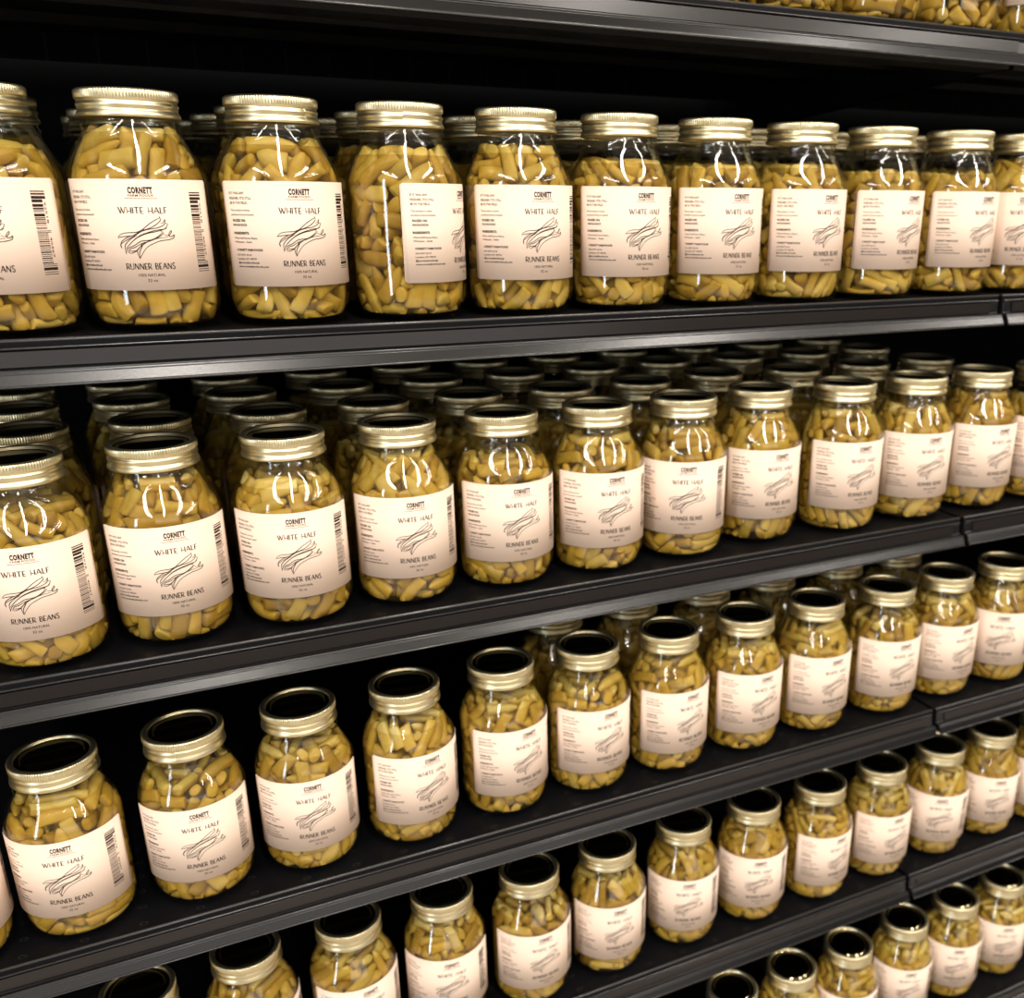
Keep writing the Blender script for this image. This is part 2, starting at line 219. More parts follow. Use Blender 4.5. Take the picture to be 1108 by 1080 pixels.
"(_%(#9!O!f#3M$c&;%K!6!|!hJ$k&B&%!h#5!bH(<(F()!@#+!bF(2$M$0!p!y#,K%q)`$>!9!V#!D&w$T(|#+#!!bK%*)<#>!}!w#%I(U&3(6!n!K#0K&#)I#K!j!I#0C%!%0))#!#+!c>&M(Z#n#%!{!xI%f$c&h!4!k!wP)%&u!f!7![!~@)M(R%T!P!{#+D&q$v#=#(!@!oN(U$A$d!I!S#/F&o$H!G#5!k!`C&s)3&U!T#*#!I%())$)#5!j!b=()%W&x#3!p!d=(o(a!z!4!F!a:%0(V%T!.!T!fO%o(y(f!r!>#%K&0)C&;!D!J#)P)*(B$l!c!1!rK(m&f)c!/!e!nO%]$3$]#&!S#$A)2&9(,!c#1!vK$r)5&@!w!s#,=%A(1*7!X#5!`M%a(b#d!;!O#!K&;&m*7!s#2!`>$T%-!g!c!@#+=)5($#9!@#&!qM)`(!%p!X!|#-I(z(Y%?!R!1!o@%~$q%u!K!1!bI%@)H%?#0!x!bI%)(>(w!v#,!uJ$B(9)6!n!l#2Q$~$y#K!<!m#$M(D$;)-!w!m#.C$0%`(?!X!u#1:)]%Y#G!Z!N#3>$W&h%!!J#/!p;)!(A&V!]#6!bL%O(,)<!:!Z#$L&7)C(2!o!:!~>(`%A&!#3!f!pP%o%1*7!0!r!`A&h),%s!<!<!iD(Y&:*%!/!c!mG(H(j&a!a#-!}O(s)$)m!w!;!z<%[)O)3#!!f#+N(o$t&Z!M!z#+>%!%B!h!M#.!tL%Y)*%>!i!s#1I)J%u!G!l#5!`=)E&v$I!9!?!g:%P(-(5!w!F#(O&1%h*7!-!b!`9(o(>!G#.!{!`=(%(p)>!q!t#/P&6)<)P!;!B!rJ&))/$o!T!/!eD(N)*$F!_!@#,G$<%d!w!_!B#-D)3%<*%!s#0!o;&U%7!U#%#$!p?%=)!!G#&#&!`A(1%n)+![!2!uB%<$k$l!w!C#%J&?),)*!x!<!{L(f%O$p!F#)!vK&.$L#E!u!z#)D&Z(y!G!y#/!`B&j&S)8!~!U#*:&x%>$P!w#0!aA%6%<#l!|!6!fL$L&>)Y#(!m##A$_&P&x#-!J!r@)%%5#y!M#,!y=(.$~!c!<!A!tH)*&#)E#(!=!gE$M%w*7!k!.!`:&]$n);#$!U#)?$%&2&z!^!v#1;%H%Z(2!R!y#-=%,%!&$#1!e!u?$j$n&X!y!6!l;%z$B(^!D!m#,Q)/&G(o#+!B!kH%C&)##!K#*!y<(Z&<$I#&!?!pF)J%7$n!L!>##C&L)_!o!q!l#1>%`(z!v!F#/!bC$:&|&6!i#3!mG)e&n(j!X#+#!;&.$g)Y!s#1!iE(g%N)P!:!~!nI&|)H#L!I!`#1P$[(n$c!9!?!a9$`&]#1!O!T#2I%K(Y&%!p!0!hM(U)&&3!L#/!pD&{(k#:!w!s#,;%3(.$|#(!a#&K)M(K(+!H#0!cA$8()#6!T!U#4K)/([$$!/!e!n9(F$@!|#1!s!i?)`&&(/!Z!<#(O$](z(n!{!~!}=&8$:$0!M!~#(;%J(7#-!S#/!wE)S%P%b!L!2!hB(=%!&]!U!1!pO%;$e*0!9#!!h?(K(.$J!9!g##K)1&:%V!]#.!{G(_(p)%!q!0!bH(t):#G!s!Q#0:%;$c(d!R!4!u:$c(S#4!G###!=)a(!#^!i!=#(D$9%z$`!j!.!aN$k(+&h!:!|!sA%n$.&a!B!h#,H(N$>%v!>!N#$>(@(8)D#+!n!|>%;%[$H#$!:!dE(E$w%N!:!A!o<(R%E(P!1!M!dA)=(G)P!g!>#)Q&u$z#o![!6!|O(N&3#E!]#-!|A$a%K(B!L!S#1M&|(u%C#!!=!tA%/&H)K#,!H!sI(J)P$|!w!T#/K):&7#<#-!Y!|C(R(2*7!-!f!`<$~()#b!5!v!oL&[({*7!/!n!`K(1)4(R!:#$!gL&-%~)H!q#2!jQ%#)1)d#-!|!i>&G(e$O#,!l!|9)%%g!l!o!7!zH$^%E)_#/!F!a>&~$e(=#/!Q!uN$t%x)F!k![#5K)1%|&##0!i!vD$w$T%1!j!W#4P$0&;#2![!F#/J&j$R%#!l#4!g?&h%&&=!2!t!kD$u(n(3#$!K#!;(;%b#o!1![!sH&|%/*7!k#5!`A(I(j!G#.!{!`<&8(S(!!9!_##?&H$G%N#!!?!vA)C&>$6!v!M#-L%c%=#B!G#/!k9&P$8)t!A!o#)=)($h(1#%#&!j?&I(s)n!?!9!cM%;&n$?#&!r!~<(`%W*7!R!/!`Q",
"%Z$=#-!I!`#1J&G(O&7!`!9##M({%u!w!t!V#1A$|(w$C#%!G!{:)f&G$o!`#(#&G$w&V!l!R!K#0=$[&5$w!`!0!qJ$c%7!G!}!6!`A(]&T(_#$!q#$D($&%)6!U!1!rP(v&)%w!3!y!bL(E(s$$!1!Y!sM(6%$*!!p#4!`F({$g%5!E!F#%P&!$B&2!a#-!}9)T(!#4!a!y#/N)H&9!x#&!B!u?$]%h#:!6!v!rF(r$c&r!@!D!|P&X)g%;!;!c#&A%<(T!G!2!I!`O)1&p$*#3!N!dD(S&+)]!:!{!tP)=(b)!!w!;!zK(H)&(N!E#*!tL&#(&))!W!/!mB(C${$X!R#/!wG%#([)E#2!r!eL$p$^%+!~!D!~?$t%X(O!n!O#1I%}%K)Q!4!G!g;$D%4&;!k!L#1?%R)=!G!2!I!`B$}%s&+!B#&!v?$$&H%8!`!y#/>$)&(&G!g!1!q:$T%!#7!y!<!yA(M%(%c!N!M#/D&v)((&!a#4!nC%^$h$%!P!D#,O(L$W!G!3!G!`;&F)&%)!o!2!pH(m%C(5!x!u#*A%9(T*!!.!j!`:%U$3&r!l!Z#4L$k&v)S!?!z!|C%/&E%!!s#+!yP(d&x)P!m!8!}N%})2(V#$!r#$A$7&q#A!h#/!xN$c(Q%y!3!G!dC)?%@#+!V!@#*N&<)=$,!C![#-O&}$N#.!G!:!vA&-$f)S!6!`!|J%e%*!h!9!B!lM%m%B(D#,!`!~Q)%(U&]!2!v!dD$M%b#z!6!w!r>)F%`(&!|!c#-?%D%5$>!C!F#$;%1(V(3!|!?!zJ%(%8)q!v#,!t:$w)%$~#%#!!tQ$c(O&T!/!T!g>%.&q()!P!R#2C&?)>&}![#+!~?(F(%(1!H#%!|>&/$-)B!?!i#)?%}(g!v!b#&#(D$B&r(%!~#*!k@(`(c%v#4!_!nH$l$s)%#%!<!jN$y$r(K#5!^!k:$r(X%A!/!P!cD$?&U$>!K!w#,D(B(g#K!`#4!lI)2&;&w!m!`#4>&a)O)S!2!`!wQ&w$j#k!4![!yM(%%L(<!=!?!rM(Q&H%=#.!i!zI(V%J!G!.!k!`@&S&H)O!]!;#&F&:$L$t#,!A!fE(d(w!}!c#4!o>))$v)?!I!R#/I$s),!v###%!r?)3(y(.!}!>!y=)B%n)d!R!4!vG(V%}#A!a#0!xD(H%~&H!H#/!kK$l&u&2!=!V#(9%}$Y#*!:!y!vN&t$U(N#(#%!hI(z(4%i!k!L#1K%5%g$E!d!N#3G${)0)S!x!e#0A%&%f!G!~!7!`@$t&:)d!8!y!tH&p&})V!7!y!qH&t)F$H#,!E!nH)d&K&o!_#0!xG$_$n$)!|!@!{9)!$h%~!C!D#!I(O)K%1!A!p#(N$1%_%(!X!u#1H%H(<$v!4!K!oE)<&Q#N##!@!wA(P%v#s#1!I!cQ(%$M%Z!G!l#.L&D%4#c!O!m#2E%]($)P#!!M#&G&,$C#a!?!D!z:)S%}%D!t#&!}D$W%p)-![!H#0P$a(j#D!{#&!xP&f$4$&!3!Y!xO(U$H(p!=!L#!I(a))!G!8#!!`>%S%&%G!/!W!lP)2(E#*!L!f#2D%L$r&]#-!n!xJ&w(z)I#6!e!d=%M);({####!uG&`(o*!#3!M!`;&F$j*!!_!-!`?&v$x%;!`!z#/M(J)3*!!4!y!`C&z(f#+!J!c#1E%^),$0!B!}!}E$c(@$!!3!I!hD(U%{(p#2!n!mB&:$C&t!E!w#(F)I&n*!!i!.!`@&}(Q)4!x!L#,M%-)G&U!k!g#4J)2&j$|!p#3!cF(J%%)?!O!4!r=(():&5#6!Y!dO&:$q!G!.!V!`A%v(l%[!N#.!tP&o%7$C!>!C!x=%Q&J)z!>#)!fA%Y%H(t!l!0!kF)N(B%g!p!;#!N)g&](m!Z#6!`;&D$]%]![#4!mD)$(;(m!X!|#,F$;&g(_!q#2!iF%g$X%]!W#&#&F(>(8&=!C#.!cC$u(?#%!|#(!uQ$1&-)X!o!O#1>&q)b&]#5!U!gA%h)1&U!`#.!{D&r%:&n!g!.!aP)4(@$K#2!L!g?(u%2$J!P#3!g>(_&X$O!;#!!pF(I(y%<#$!w!~F&H)_!~!I!i#0D",
"),&N#E#4!d!oG)e%y%4!]!X#5C&P&,*j#6!X!`;&6(d$D!L#0!lA)8(a!^##!K#$:)#&)!y#)!M!}N&r(}(V!x!3!eM(N$}%E!n#.!w:$5%n(`!k!6!zL$%&[#J!a!s#2=%5(2#&#-!{!hJ$5(=#J!d!n#4=&h%A%z!_!~#,J(H$A&/!A!P#)P%`$?!k!~!H##B)8$|)9!L!O#/@&{${&c#+!C!nP&`$@%]!}!|!}@)H(N#v!v!5!pF$g%^*1#%!:!fC&#$j!G!Q#4!`<$y(?$W!e!R#4B&f$p(m!b#3!qK%f(@&?#+!g!~C(9)G$g!s!K#.I(l(c%w!N#/!sG$b(1%j!e!/!kK$q(k$c!<!P#$I&k(P*9#0!x!bL);%6!_#!!{!|=%a$l#E!w!N#-P)!%c&i!C!v#&N&})!#A!`!]#6O%+%K$#!3!i!vP$h%Q&v!l!/!hH(a%_&5!9!d##:&%)-#0!V!e#5H&U$K#I!;!F!yI(;%I%(!0!a!rP(X(W$~#3!O!iB$3%j!u!R!k#3;&n$R$S!q!K#/Q%r%;)B#1!n!rK)7(Z(b!P!b#4K$S&N(d!D!X#-L$X&Z#Y!Q!1!mI&E)E%k#&##!qA&+$Q%p!{#(!vA&,%6*,!Z!/!mI(J%)*j!8!?!`<)B&Z!b#-!]!}>&d(5*j!X#5!`>(O&2*<!P!/!cD%*&#%I#.!E!eH(V(>!G!.!k!`K$O%#(M!z!<!x;%)$J&#!P!j#3=(p(%$Y#1!J!hK)+%&#?##!m#(A$V&f$<!I#.!oI%?))%(##!;!m;&U%!*R!A!E!~<$=&p)T!i!P#3N&6)2%+!e#4!nC(t(@#L!S!6!y<%k)W)6!d!X#5O&7(x*N!I!4!l?)0%z*0!g!5!z;(&$8#%!s![#2F%#)A%}!X!Z#5;$]%5$Z!b!y#/I(!%?#L#0!I!f@&~)T#(!}!`#-J(y&q*j!n!/!`H(w)2({!X!b#5G&N(O#`!2!r!k:&U%f*>!;!J!|L$q(x&n#&!u!}F%M$=$,#!!Q#)M(h&0)D!]!:#$I)!%[#c!w!d#0>$c$h%U!T!k#3Q&Z%0$k!3!t!lE&9)F&C#-!P!xK%7%!$i!a!h#5@&T)1#@!f#1!u@$p%)#5!^#&#(A$l&u!G!>!9!`I)*(!#&#1!h!uD$*&`&T!e#1!v@&{)B*2!o!F#-H&$(o&1#4![!lC%Z%v)`!`!0!qD%0$|)]!2!t!gJ$s%_!~!r#$#$H(D)2(T!^!s#2Q%C)!*F#(!b#%A%T(k!e!8!z!rG%x)K)6!/!W!mM&8(U(V!x!~##A(G&Y*j!U#5!`E%L(w)6#%!R#&O%0&#&J#,!v!t:%W)]$T!f!b#6H&k$9)h#2!n!mD$l&($d!4!P!uJ&c&]*9!5!e!{P)4&?%#!d#$#):%L&c*Q!R#2!nM))&~$,!G#/!gQ%s)U!c#(!u!{B(h$o(K!c!I#1J&~(K%z#/!`!yP$L(e(p!g!h#5E(:$D(j!^!p#3A$7&5%h!Z#4!mQ&x%=!e!z#%!{A)!)-$|!u!L#-J(@%1!G![#6!`E)5$r&c!z!~#!;([%%&+!1!h!r:%J(y#Q!b!4!yF%g%2$V!z!7!pC)0&9(-!<#%!mI).%n!G#*#$!`@%f%7&k!r#2!bH&g)2$~!m!Z#4O(@)X(,!>!n#%;%5&g&@!1!m!m?)8%z)6!x#(!yN%E$z&,#&!A!rI${(D(c!F!=!z<(x%H)M#-!s!uH%f$l%G!r#%#!J%O$Y*5!]!z#/E)F(_$P!x!9!u=%=&Y#-#&!{!wL&9$H)!#-!D!kD&$${()!>!v#!P)M&w&w!y!t#+=)4&u)z!s!d#2:)#(/(G!~!@!yB%E&`#s!7!y!q;&3)i$/!m!a#4=(&)a%@!}!V#+;$q&9)^#*!|!oN&K(t(2!7!y!qB%N(!&o!{!7!l@&U$a)y!k!H#/=),%Y%@#&!=!m@%9&D!G!M!0!`E%[$3(p!6!o!x@$f)%#`!r!s#/I(I(E)R!S#,!|;(s%W(B#1!i!uN(L%$)~#-!`!}?%9%Z*j#*#$!`9(k&6&Q!0!h!p?(w$W#b!t!p#/<&=$$&R!K!a#2;(L%?$5!z#*!t=(O(k#U!Q!8!|I%+%v(J!P!u#/D)d&s%T!j!/!i:)j&F(3!`!]#6F)H(D)]!J!n#/C%7(<)i#$!y!{<)2&T%y#(#!!pG%a):&c!x!4!i;):(r&D!C#&!v:$X&[$n#6!c!bA(]$K$T#+!y!sE(N(q!i!V!7!|>&`)g&e!1!e!t>$`(Z!G!B!6!`;&w(})C!8!r!yH$p&X*j![#6!`>$1%[&R!W!w#0>$l()*1!y!4!d;%Z(<$l!b!@#+<&)$[(@!0!N!`L",
"&4)F#g!5!k!yM%u)/!f#$!T#(=%f(z&=!~!8!hF$:(*!u!M!M#/B%,(p&G!J#-!r>)J(5)j!M!_#3B$1&y%N!j#.!yH%v$f%Y!~!O#)K)D%Z!G!s#2!`9(3)2%S!f!-!a?);$y&v!x!~##;%{({)`!=!:!bQ&K$m$u!}#-!eM$r%M$5!o!4!u:$b(2%A!j!.!aG&k$H)$!.!X!gH%1%t%3!B!7!j9)i&J(Z!`!?#*=%n$B)}#(!g#%=&J%*)y!u!=!~D%9%_)d!U!x#/G$d&P&D!/!m!dD&P(f&z#5!V!fO&M%!!p!N#+!zM%g$.&]!N!e#3C)0(M(S!0!q!f>%s)a&S!7!V!|B)$))(b!p!N#0N)X%[&#!q#3!dA(w&E*1!4!I!lG%C).$U#4!V!k?(P)N#b!J!l#0I(u%b)L#%!S#%E(<(v)q!^!-!c@%n$j#@!c!2!vH)b&r#y!g!<#&E%`)9#9#&#&!dI$Z&P$e#-!w!rF%N(i$1!i!8!~O%[$d!G!0!N!`9(z(h!m##!f#*@$d(`$+!A!g#+=$c(A(1!3!Z!vA$p(0#,!>#!!vH%`)R)F!4!M!sF$R&)&J!a!k#5J$t&J*#!q#.!vE)6%M#n!U!r#1M(c)?)6!p!O#1A%%%9*A#(!=!`E%e&%)Y!^!r#3:&((g(`!E!~#!;%=$?$B!4!w!m9(:%?)6!3!v!i@$+%p#^!d!N#3B&B&[)p#2![!sI)H&%$<!n!G#.M(z%q&t!m!g#4C$W%^#H!T!;#$H&()>%}#$!F!|E(O$@$F#.!v!o?&c)!*+#%!z!z>(B(R#D!j!E#.D(}&k%s!>!P#%L$R(i&p!v#!##G&i$,)-!]!e#6J)J(S$3!t!<!}H)1(~%v!Q!o#2?%C))*0!;!?!nE&f(G$u!u!8!w9(d%W!}!p!v#.@)+%#)k!I!`#1B$?&U**!r!D#*9&j$[$W!~!B!|F(3$`(J!A!v#$F&^)1)&!r!]#3;%e$<!o!:!a#%D(_(?&G!2!r!l?%1&+$R!4!N!rN(u(#&t!.!T!cH&J$t#H!b#0!wO%Y)6(L!?!9!bF(p(R)z!^!{#.=(6$f#~#4!l!fO$H&t&r!A!I#$C%#(f$q!d#-!}I&D&~)A#3!T!lN&x&))`#6!`!f=%U$c(_!G!^#0D$Z$});!s!S#1F)/%Z%H![!/!nO(g%V%(!>##!sM&v)e(p!w!Z#0<)d&!#d!X!4!xC$+%q&r!]!m#4I)3&G&g!`!i#5L%5$|##!E!K#)J%d%-$L!P#3!h;$,&r$C!f###*E(.%3$5!h!Q#3D)!(+#Z!b!e#6D$R(i)=!j!b#5?%x(w*A!?!8!`B(!$7&T!4!S!wK(l)?%N!N!l#1A%=%;(;!Z#%#(N(v(@%C!N!z#+J(^%Y*(#,!x!qK$w$j(E!c!z#.=&](^#;!j!l#39$h($)W!I!p#.C)J([&G!U!q#2D$q%B#.#-!g!|B%,)!%l!0!i!o;(&$m#(!T!.!e:(5(B)+!0!o!eN(J&s%E!_!9##N(x%4&B#,!w!tM(N%6&j!y!C##N(g&<!x!7!Q!zP$B%6%Z!h!Q#39(o(j$?#%!U#(H&Z)M&f!4!R!uE$o%]&A!A!I#%L%b%5)r!W#$#(B%A%F%{!{!w#&J(5),$s!;!M!~G)h&Y%`!^!|#.D$s%](,!=!e#(>&A$|&U!/!n!cA(d&6$H!A!9!k;&G$N%G!4!F!bH&N(w!G#1!w!`N)D%g)6!r!z#*G($%K(^!0!n!l=(+$^)T#6!X!bF(T$O%I!G!B#$?&F)B%(!@!=!rB(0(j(Q!]!2!vP%_$u%|!G!3!fF&/(s#s!u!u#,G$w)7#-!J!S#0;$?&6!G!d!-!`<$W&+(y!O!:!}N${$U%g!J!p#.M&0&)*A!^!-!`I&~%C*A!J#2!`J(-%D($!K!1!cI$c(>(}#+!~!hG$e&D)B#5!X!e=(e(*!G!-![!`?$a&K#j!v!`#1>&u$+#Z#5!j!a:%w%H(g!q!3!pC&e)H%q#%!M##O(Z$Q#*!s!a#2H&f)Z!h#2!_!sA%^%$#p!~#,!c?)X&T!x!d!-!eK(g%,#>!Z!o#3O&P(C)b!7!I!tQ%2)H(v!5!E!g;)e&&(,!Z!>#)D%1%W!e!y#)!vG(t&L)9#5!h!hL$R&Z%q#-!|!eB&6)b$>!;!]#&N$~&q!G!Z!-!`P%b(1%f#-!K!u?&>$[(I!V!0!mC%3&r#N!5!p!vP(3%J%[#/!F!c;&~(3*A!1!s!`H&^$%%>!h!a#5G",
"&1(n#2!5!o!wC([($!G!y#/!`J$x$p!u#(!=!`P&4$J&5!2!O!oG&@({#h!G!M#,G(3$0()!`!`#6D$A%8(U!Q!x#.<%p)a%^!2!T!rA(E%r)N!}!O#*K&O%;!G!-!]!`O(^(F!|!Y!-!dN%|(i&a!j!/!kP$o(g%R#+!M!y:$H(J&/!H!3!iK(~$x(t!X!l#4I(O&@#^#+!?!dH&Y$j&x!`!.!jH&o)J#j!p!8!{<)7&5$d!E#/!eH%C(W$^!T#5!dL(s$T#E!s!o#09(m$o!G#)#$!`<&k$*$>#+!g#!B)[&q)>!V!c#5H)>%X(r!k!H#/F(J(q&B!c!g#5B%1$}$}!^!>#*N%x$)(H!U!b#5C(q&d#N!=#&!lA$.(##g!e!t#1H$h$d%v!n!R#2M$^)!$:!b!b#6<(|(<#s!i!?#*=$i(M(T!J!U#0J([%*&@!v#0!h<%U$4$Z!4!q!s9)&&4)e!e!{#.>$V(U#G!]!@#+B(2$J#1!o!f#3J(n(b(Y#2!M!iJ%Q(A(_!D!o#+>%E)!%5!<#$!m>)h&]#S!e!.!h:$F&@#h!4!m!u<%F(u#$!M!B#)K(g%!!{#5!`!iA()%K(~!/!c!mA(!(R$c#$!R#&?)6((%2!D#.!dP(A$i(/!t!M#.P%Y%=$#!w!?#!O&L)%%[!o#0!rJ&}&F)U#%!T#&I%0)D(.#!!t#%G)?(S!m!U#)##C)]%z)C!T!U#4F)2(x$x!w!D#&K(v%/$l!j#.!zK(4)&#)!k!J#0H(~%e#.#2!N!iE(y%s%w#0!U!tJ(g%J%O#.!R!xK(N)H#E#)!L!|J&V(Z(q!p#3!e=$l(!&n#6!c!b?&m$7)I!q!m#1I$4(1(S!V!C#,I(m(1)b!l#-!yG$*&w$r!e!x#0;%<(y(S!6!j!zE&P$$%L!q!a#3A$s).)S#*#$!a9(o%w$A!C!<!wI&z$i({#$!K##:&R$0!p!v!S#0?)a%i%R!k#+!~;&3)I$z!H!J#+K(z&9(l#0!w!d9%p$b&m!A!C!}I(=)O(N!{!R#,Q%B&p$%!e#5!fG$+%u$6!Z!u#1I&D%3%n#3!p!dN$s&A${!A#$!v>%8(&!G!V!.!`?%e(F%Z!{!~!}L)P&t(%!T#4!fQ$S&@&G!o!g#3E$O%e!G!r!0!`A&M$u#(!J!4!nQ$6%P&I!q!5!v<&?$Z%U!8!C!nK&Y$w$n!r!3!oB(.)`$R!M!f#2E%-&j!q#+!K!xN%*(=*,!H#1!a@%c$m%,!e!.!fF$l(D$d!W!V#5;&=$T):!f![#6I(@%<*-!y!4!`C&F(,*&!4!F!g>(V%k!G#5!T!`M$G&-#&!0!]!q:&&)2!g!n#-!yF).&t#%!s#*!zM$]%V$R!f!-!aL%,)<#:!_!h#5L(+):%M!v###!@)Y(:$+!r!0!c<%@%<)H!8!s!y:$i%U#a!Y!z#.:)e&J!x!c!.!h;%0%w%A#*!~!nC%9&U)B!<!x!zQ$W&5)W!3!q!q>&S%-)`!.!]!jF(^(4%g#/!x!i<&#$_!G#4!o!aA$s$w(d!a#+#!<%m(=#D!h!e#5=(&)H)}!/!i!l?%T$L$&!.!Z!f=&1)I#r!~!S#+O%2$X)T#.!D!gI%8&,&1!v!E#(E%I(q&A!L#2!eD&o$~#V!-!]!bG(=%o#r!B#!!z:).(1)+!x!z#&D%#%h(r!0!p!dQ&+)_)[!0!T!n9$}${#o!0!d!q@)f&3$=!d#+##D$A&B(O!z!w#(A%_$t(O!F!B##F%d)I$=!e#(#%:&#)8)1!>!D!yP$|%u(:##!|!{?(,%4$-!-!^!aE(*(?&g#.!_!{I(Q(Y$W!`#1!wQ)4(Q$T#(!I!{?)>&J&.#.!U!zA(.(B)A!4!G!f?&`(Y(.!m!3!tF&](W!G!j!.!`P$l%5&9!~!Y#,K(?(q!G!:!=!`=&()+(U!X!:##M&o(s&,!a#0!x<)A(f&B!F#(!y=)2&I%H#+!u!wG&,%q*-!:#%!`A(*&m*-!4!F!`:(j%=(*!2!W!uE%)$M#J#-!C!g=%N%T%c!6!l!yL(j)>&0!B!u#&E&V(k)U!4!J!mC(Q$@%@!<!L#!=%2%R*-!L#2!`Q)#(-&J#3!P!i@%!(>!{!v!E#)G)B%$$W!Z!X#5G(}&a!G!:#%!`I%}&T)R!D#.!a>%8%.!p!r!{#*B$f&f#V!m!d#4P&C({*-#5!T!`N&{$]$9!w!l#/F))$e&-!q!q#0;"]
TOPS = [.149, .143, .140, .135, .131, .145, .137, .133]
def decode(s):
    n = 13; out = []
    ix = {c: i for i, c in enumerate(AL)}
    for k in range(0, len(s), n):
        t = s[k:k + n]
        d = lambda q: ix[t[q]] * len(AL) + ix[t[q + 1]]
        c = np.array([(d(0) - 400) / 5e3, (d(2) - 400) / 5e3, d(4) / 5e3])
        v = np.array([d(6) - 60, d(8) - 60, d(10) - 60], float)
        out.append((c, v / np.linalg.norm(v), ix[t[12]] / 1e3))
    return out
def bean_geo(c, d, Ln, rng):
    # one cut pod: flattened oval section, gentle bend, lumps where the seeds sit, cut or tapered ends
    rad = np.array([c[0], c[1], 0.0]); nr = np.linalg.norm(rad)
    rad = rad / nr if nr > 1e-5 else np.array([1., 0, 0])
    thin = rad - d * rad.dot(d)
    if np.linalg.norm(thin) < 0.3: thin = np.cross(d, [0.3, 0.8, 0.5])
    thin /= np.linalg.norm(thin)
    a = rng.uniform(-0.5, 0.5); wide = np.cross(d, thin)
    thin, wide = thin * math.cos(a) + wide * math.sin(a), wide * math.cos(a) - thin * math.sin(a)
    W = rng.uniform(.0058, .0078); T = rng.uniform(.0043, .0056)
    if rng.random() < 0.18: W *= 0.78; T *= 0.9
    bend = rng.uniform(-.0022, .0022); seeds = rng.integers(2, 4); ph = rng.uniform(0, 6)
    kind = rng.random(); Ls = Ln * 1.0
    S = [0, .015, .06, .2, .35, .5, .65, .8, .94, .985, 1.0]
    K = 12; V = []; F = []
    sl0, sl1 = rng.uniform(-.35, .35, 2)
    pinch = rng.uniform(0.80, 1.0)
    for si, s in enumerate(S):
        k = 1.0
        if si == 0: k = 0.80
        elif si == 1: k = 0.93
        if si == len(S) - 1: k = 0.80
        elif si == len(S) - 2: k = 0.93
        if kind < 0.22:                      # a pod tip
            k *= max(0.28, 1 - 0.75 * max(0, (s - .62) / .38) ** 1.6)
        elif kind < 0.5: k *= 1 - (1 - pinch) * s
        lump = 1 + .09 * math.cos(ph + s * seeds * 6.283)
        y0 = bend * (1 - 4 * (s - .5) ** 2)
        for q in range(K):
            t = 6.28318 * q / K
            cx, sy = math.cos(t), math.sin(t)
            ww = W * k * (1 if si not in (0, len(S) - 1) else .96) * (abs(cx) ** 0.85) * math.copysign(1, cx)
            tt = T * k * lump * (abs(sy) ** 0.9) * math.copysign(1, sy)
            sh = (sl0 * max(0, 1 - s * 6) + sl1 * max(0, 1 - (1 - s) * 6)) * ww
            V.append(c + d * ((s - .5) * Ls + sh) + wide * (ww + y0) + thin * tt)
    n = len(S)
    for i in range(n - 1):
        for q in range(K):
            q2 = (q + 1) % K
            F.append((i * K + q, i * K + q2, (i + 1) * K + q2, (i + 1) * K + q))
    # dished cut ends
    c0 = np.mean(V[:K], axis=0) + d * .0006; c1 = np.mean(V[(n - 1) * K:], axis=0) - d * .0006
    V.append(c0); V.append(c1); a0 = len(V) - 2; a1 = len(V) - 1
    for q in range(K):
        q2 = (q + 1) % K
        F.append((a0, q2, q)); F.append((a1, (n - 1) * K + q, (n - 1) * K + q2))
    V = np.array(V)
    # the glass presses the pods flat
    V[:, 2] = np.maximum(V[:, 2], .0062 + .0 * V[:, 2])
    r = np.hypot(V[:, 0], V[:, 1]); lim = r_in(V[:, 2]) - .0004
    soft = np.where(r > lim, lim, r)
    V[:, :2] *= (soft / np.maximum(r, 1e-6))[:, None]
    return V, F
VAR = []
for vi, s in enumerate(PACK):
    rng = np.random.default_rng(100 + vi)
    L_ = []
    for (c, d, Ln) in decode(s):
        Vb, Fb = bean_geo(c, d, Ln, rng)
        L_.append((c, Vb, Fb))
    VAR.append(L_)
def merged(lst):
    V = []; F = []; o = 0
    for (_, vb, fb) in lst:
        V.append(vb); F += [tuple(i + o for i in f) for f in fb]; o += len(vb)
    return np.concatenate(V), F
ME_ALLBEANS = [None] * 8
def all_beans(v):
    if ME_ALLBEANS[v] is None:
        V, F = merged(VAR[v]); ME_ALLBEANS[v] = mesh_of('beans', V, F, M_BEAN)
    return ME_ALLBEANS[v]
ME_ONE = {}
def one_bean(v, i):
    if (v, i) not in ME_ONE:
        _, V, F = VAR[v][i]; ME_ONE[(v, i)] = mesh_of('bean_piece', V, F, M_BEAN)
    return ME_ONE[(v, i)]

def brine_mesh(top):
    zs = [.0050, .0062, .009, .014, .020, .03, .06, .10, .112, .116, .120, .124, .128, .132, .136, .140, .143, .146, .150]
    wall = [(.0385, .0050), (.0424, .0062), (.0450, .0092)] + [(float(r_in(z)) + .0003, z) for z in zs[3:] if z < top - .001]
    prof = [(0, .0062)] + wall + [(float(r_in(top)) + .0003, top + .0006), (float(r_in(top)) - .0012, top), (0, top)]
    V, F = lathe(prof, 40)
    return mesh_of('brine', V, F, M_BRINE)
ME_BRINE = [brine_mesh(t - dt) for t, dt in zip(TOPS, (.003, .003, .005, .002, .001, .006, .004, .002))]

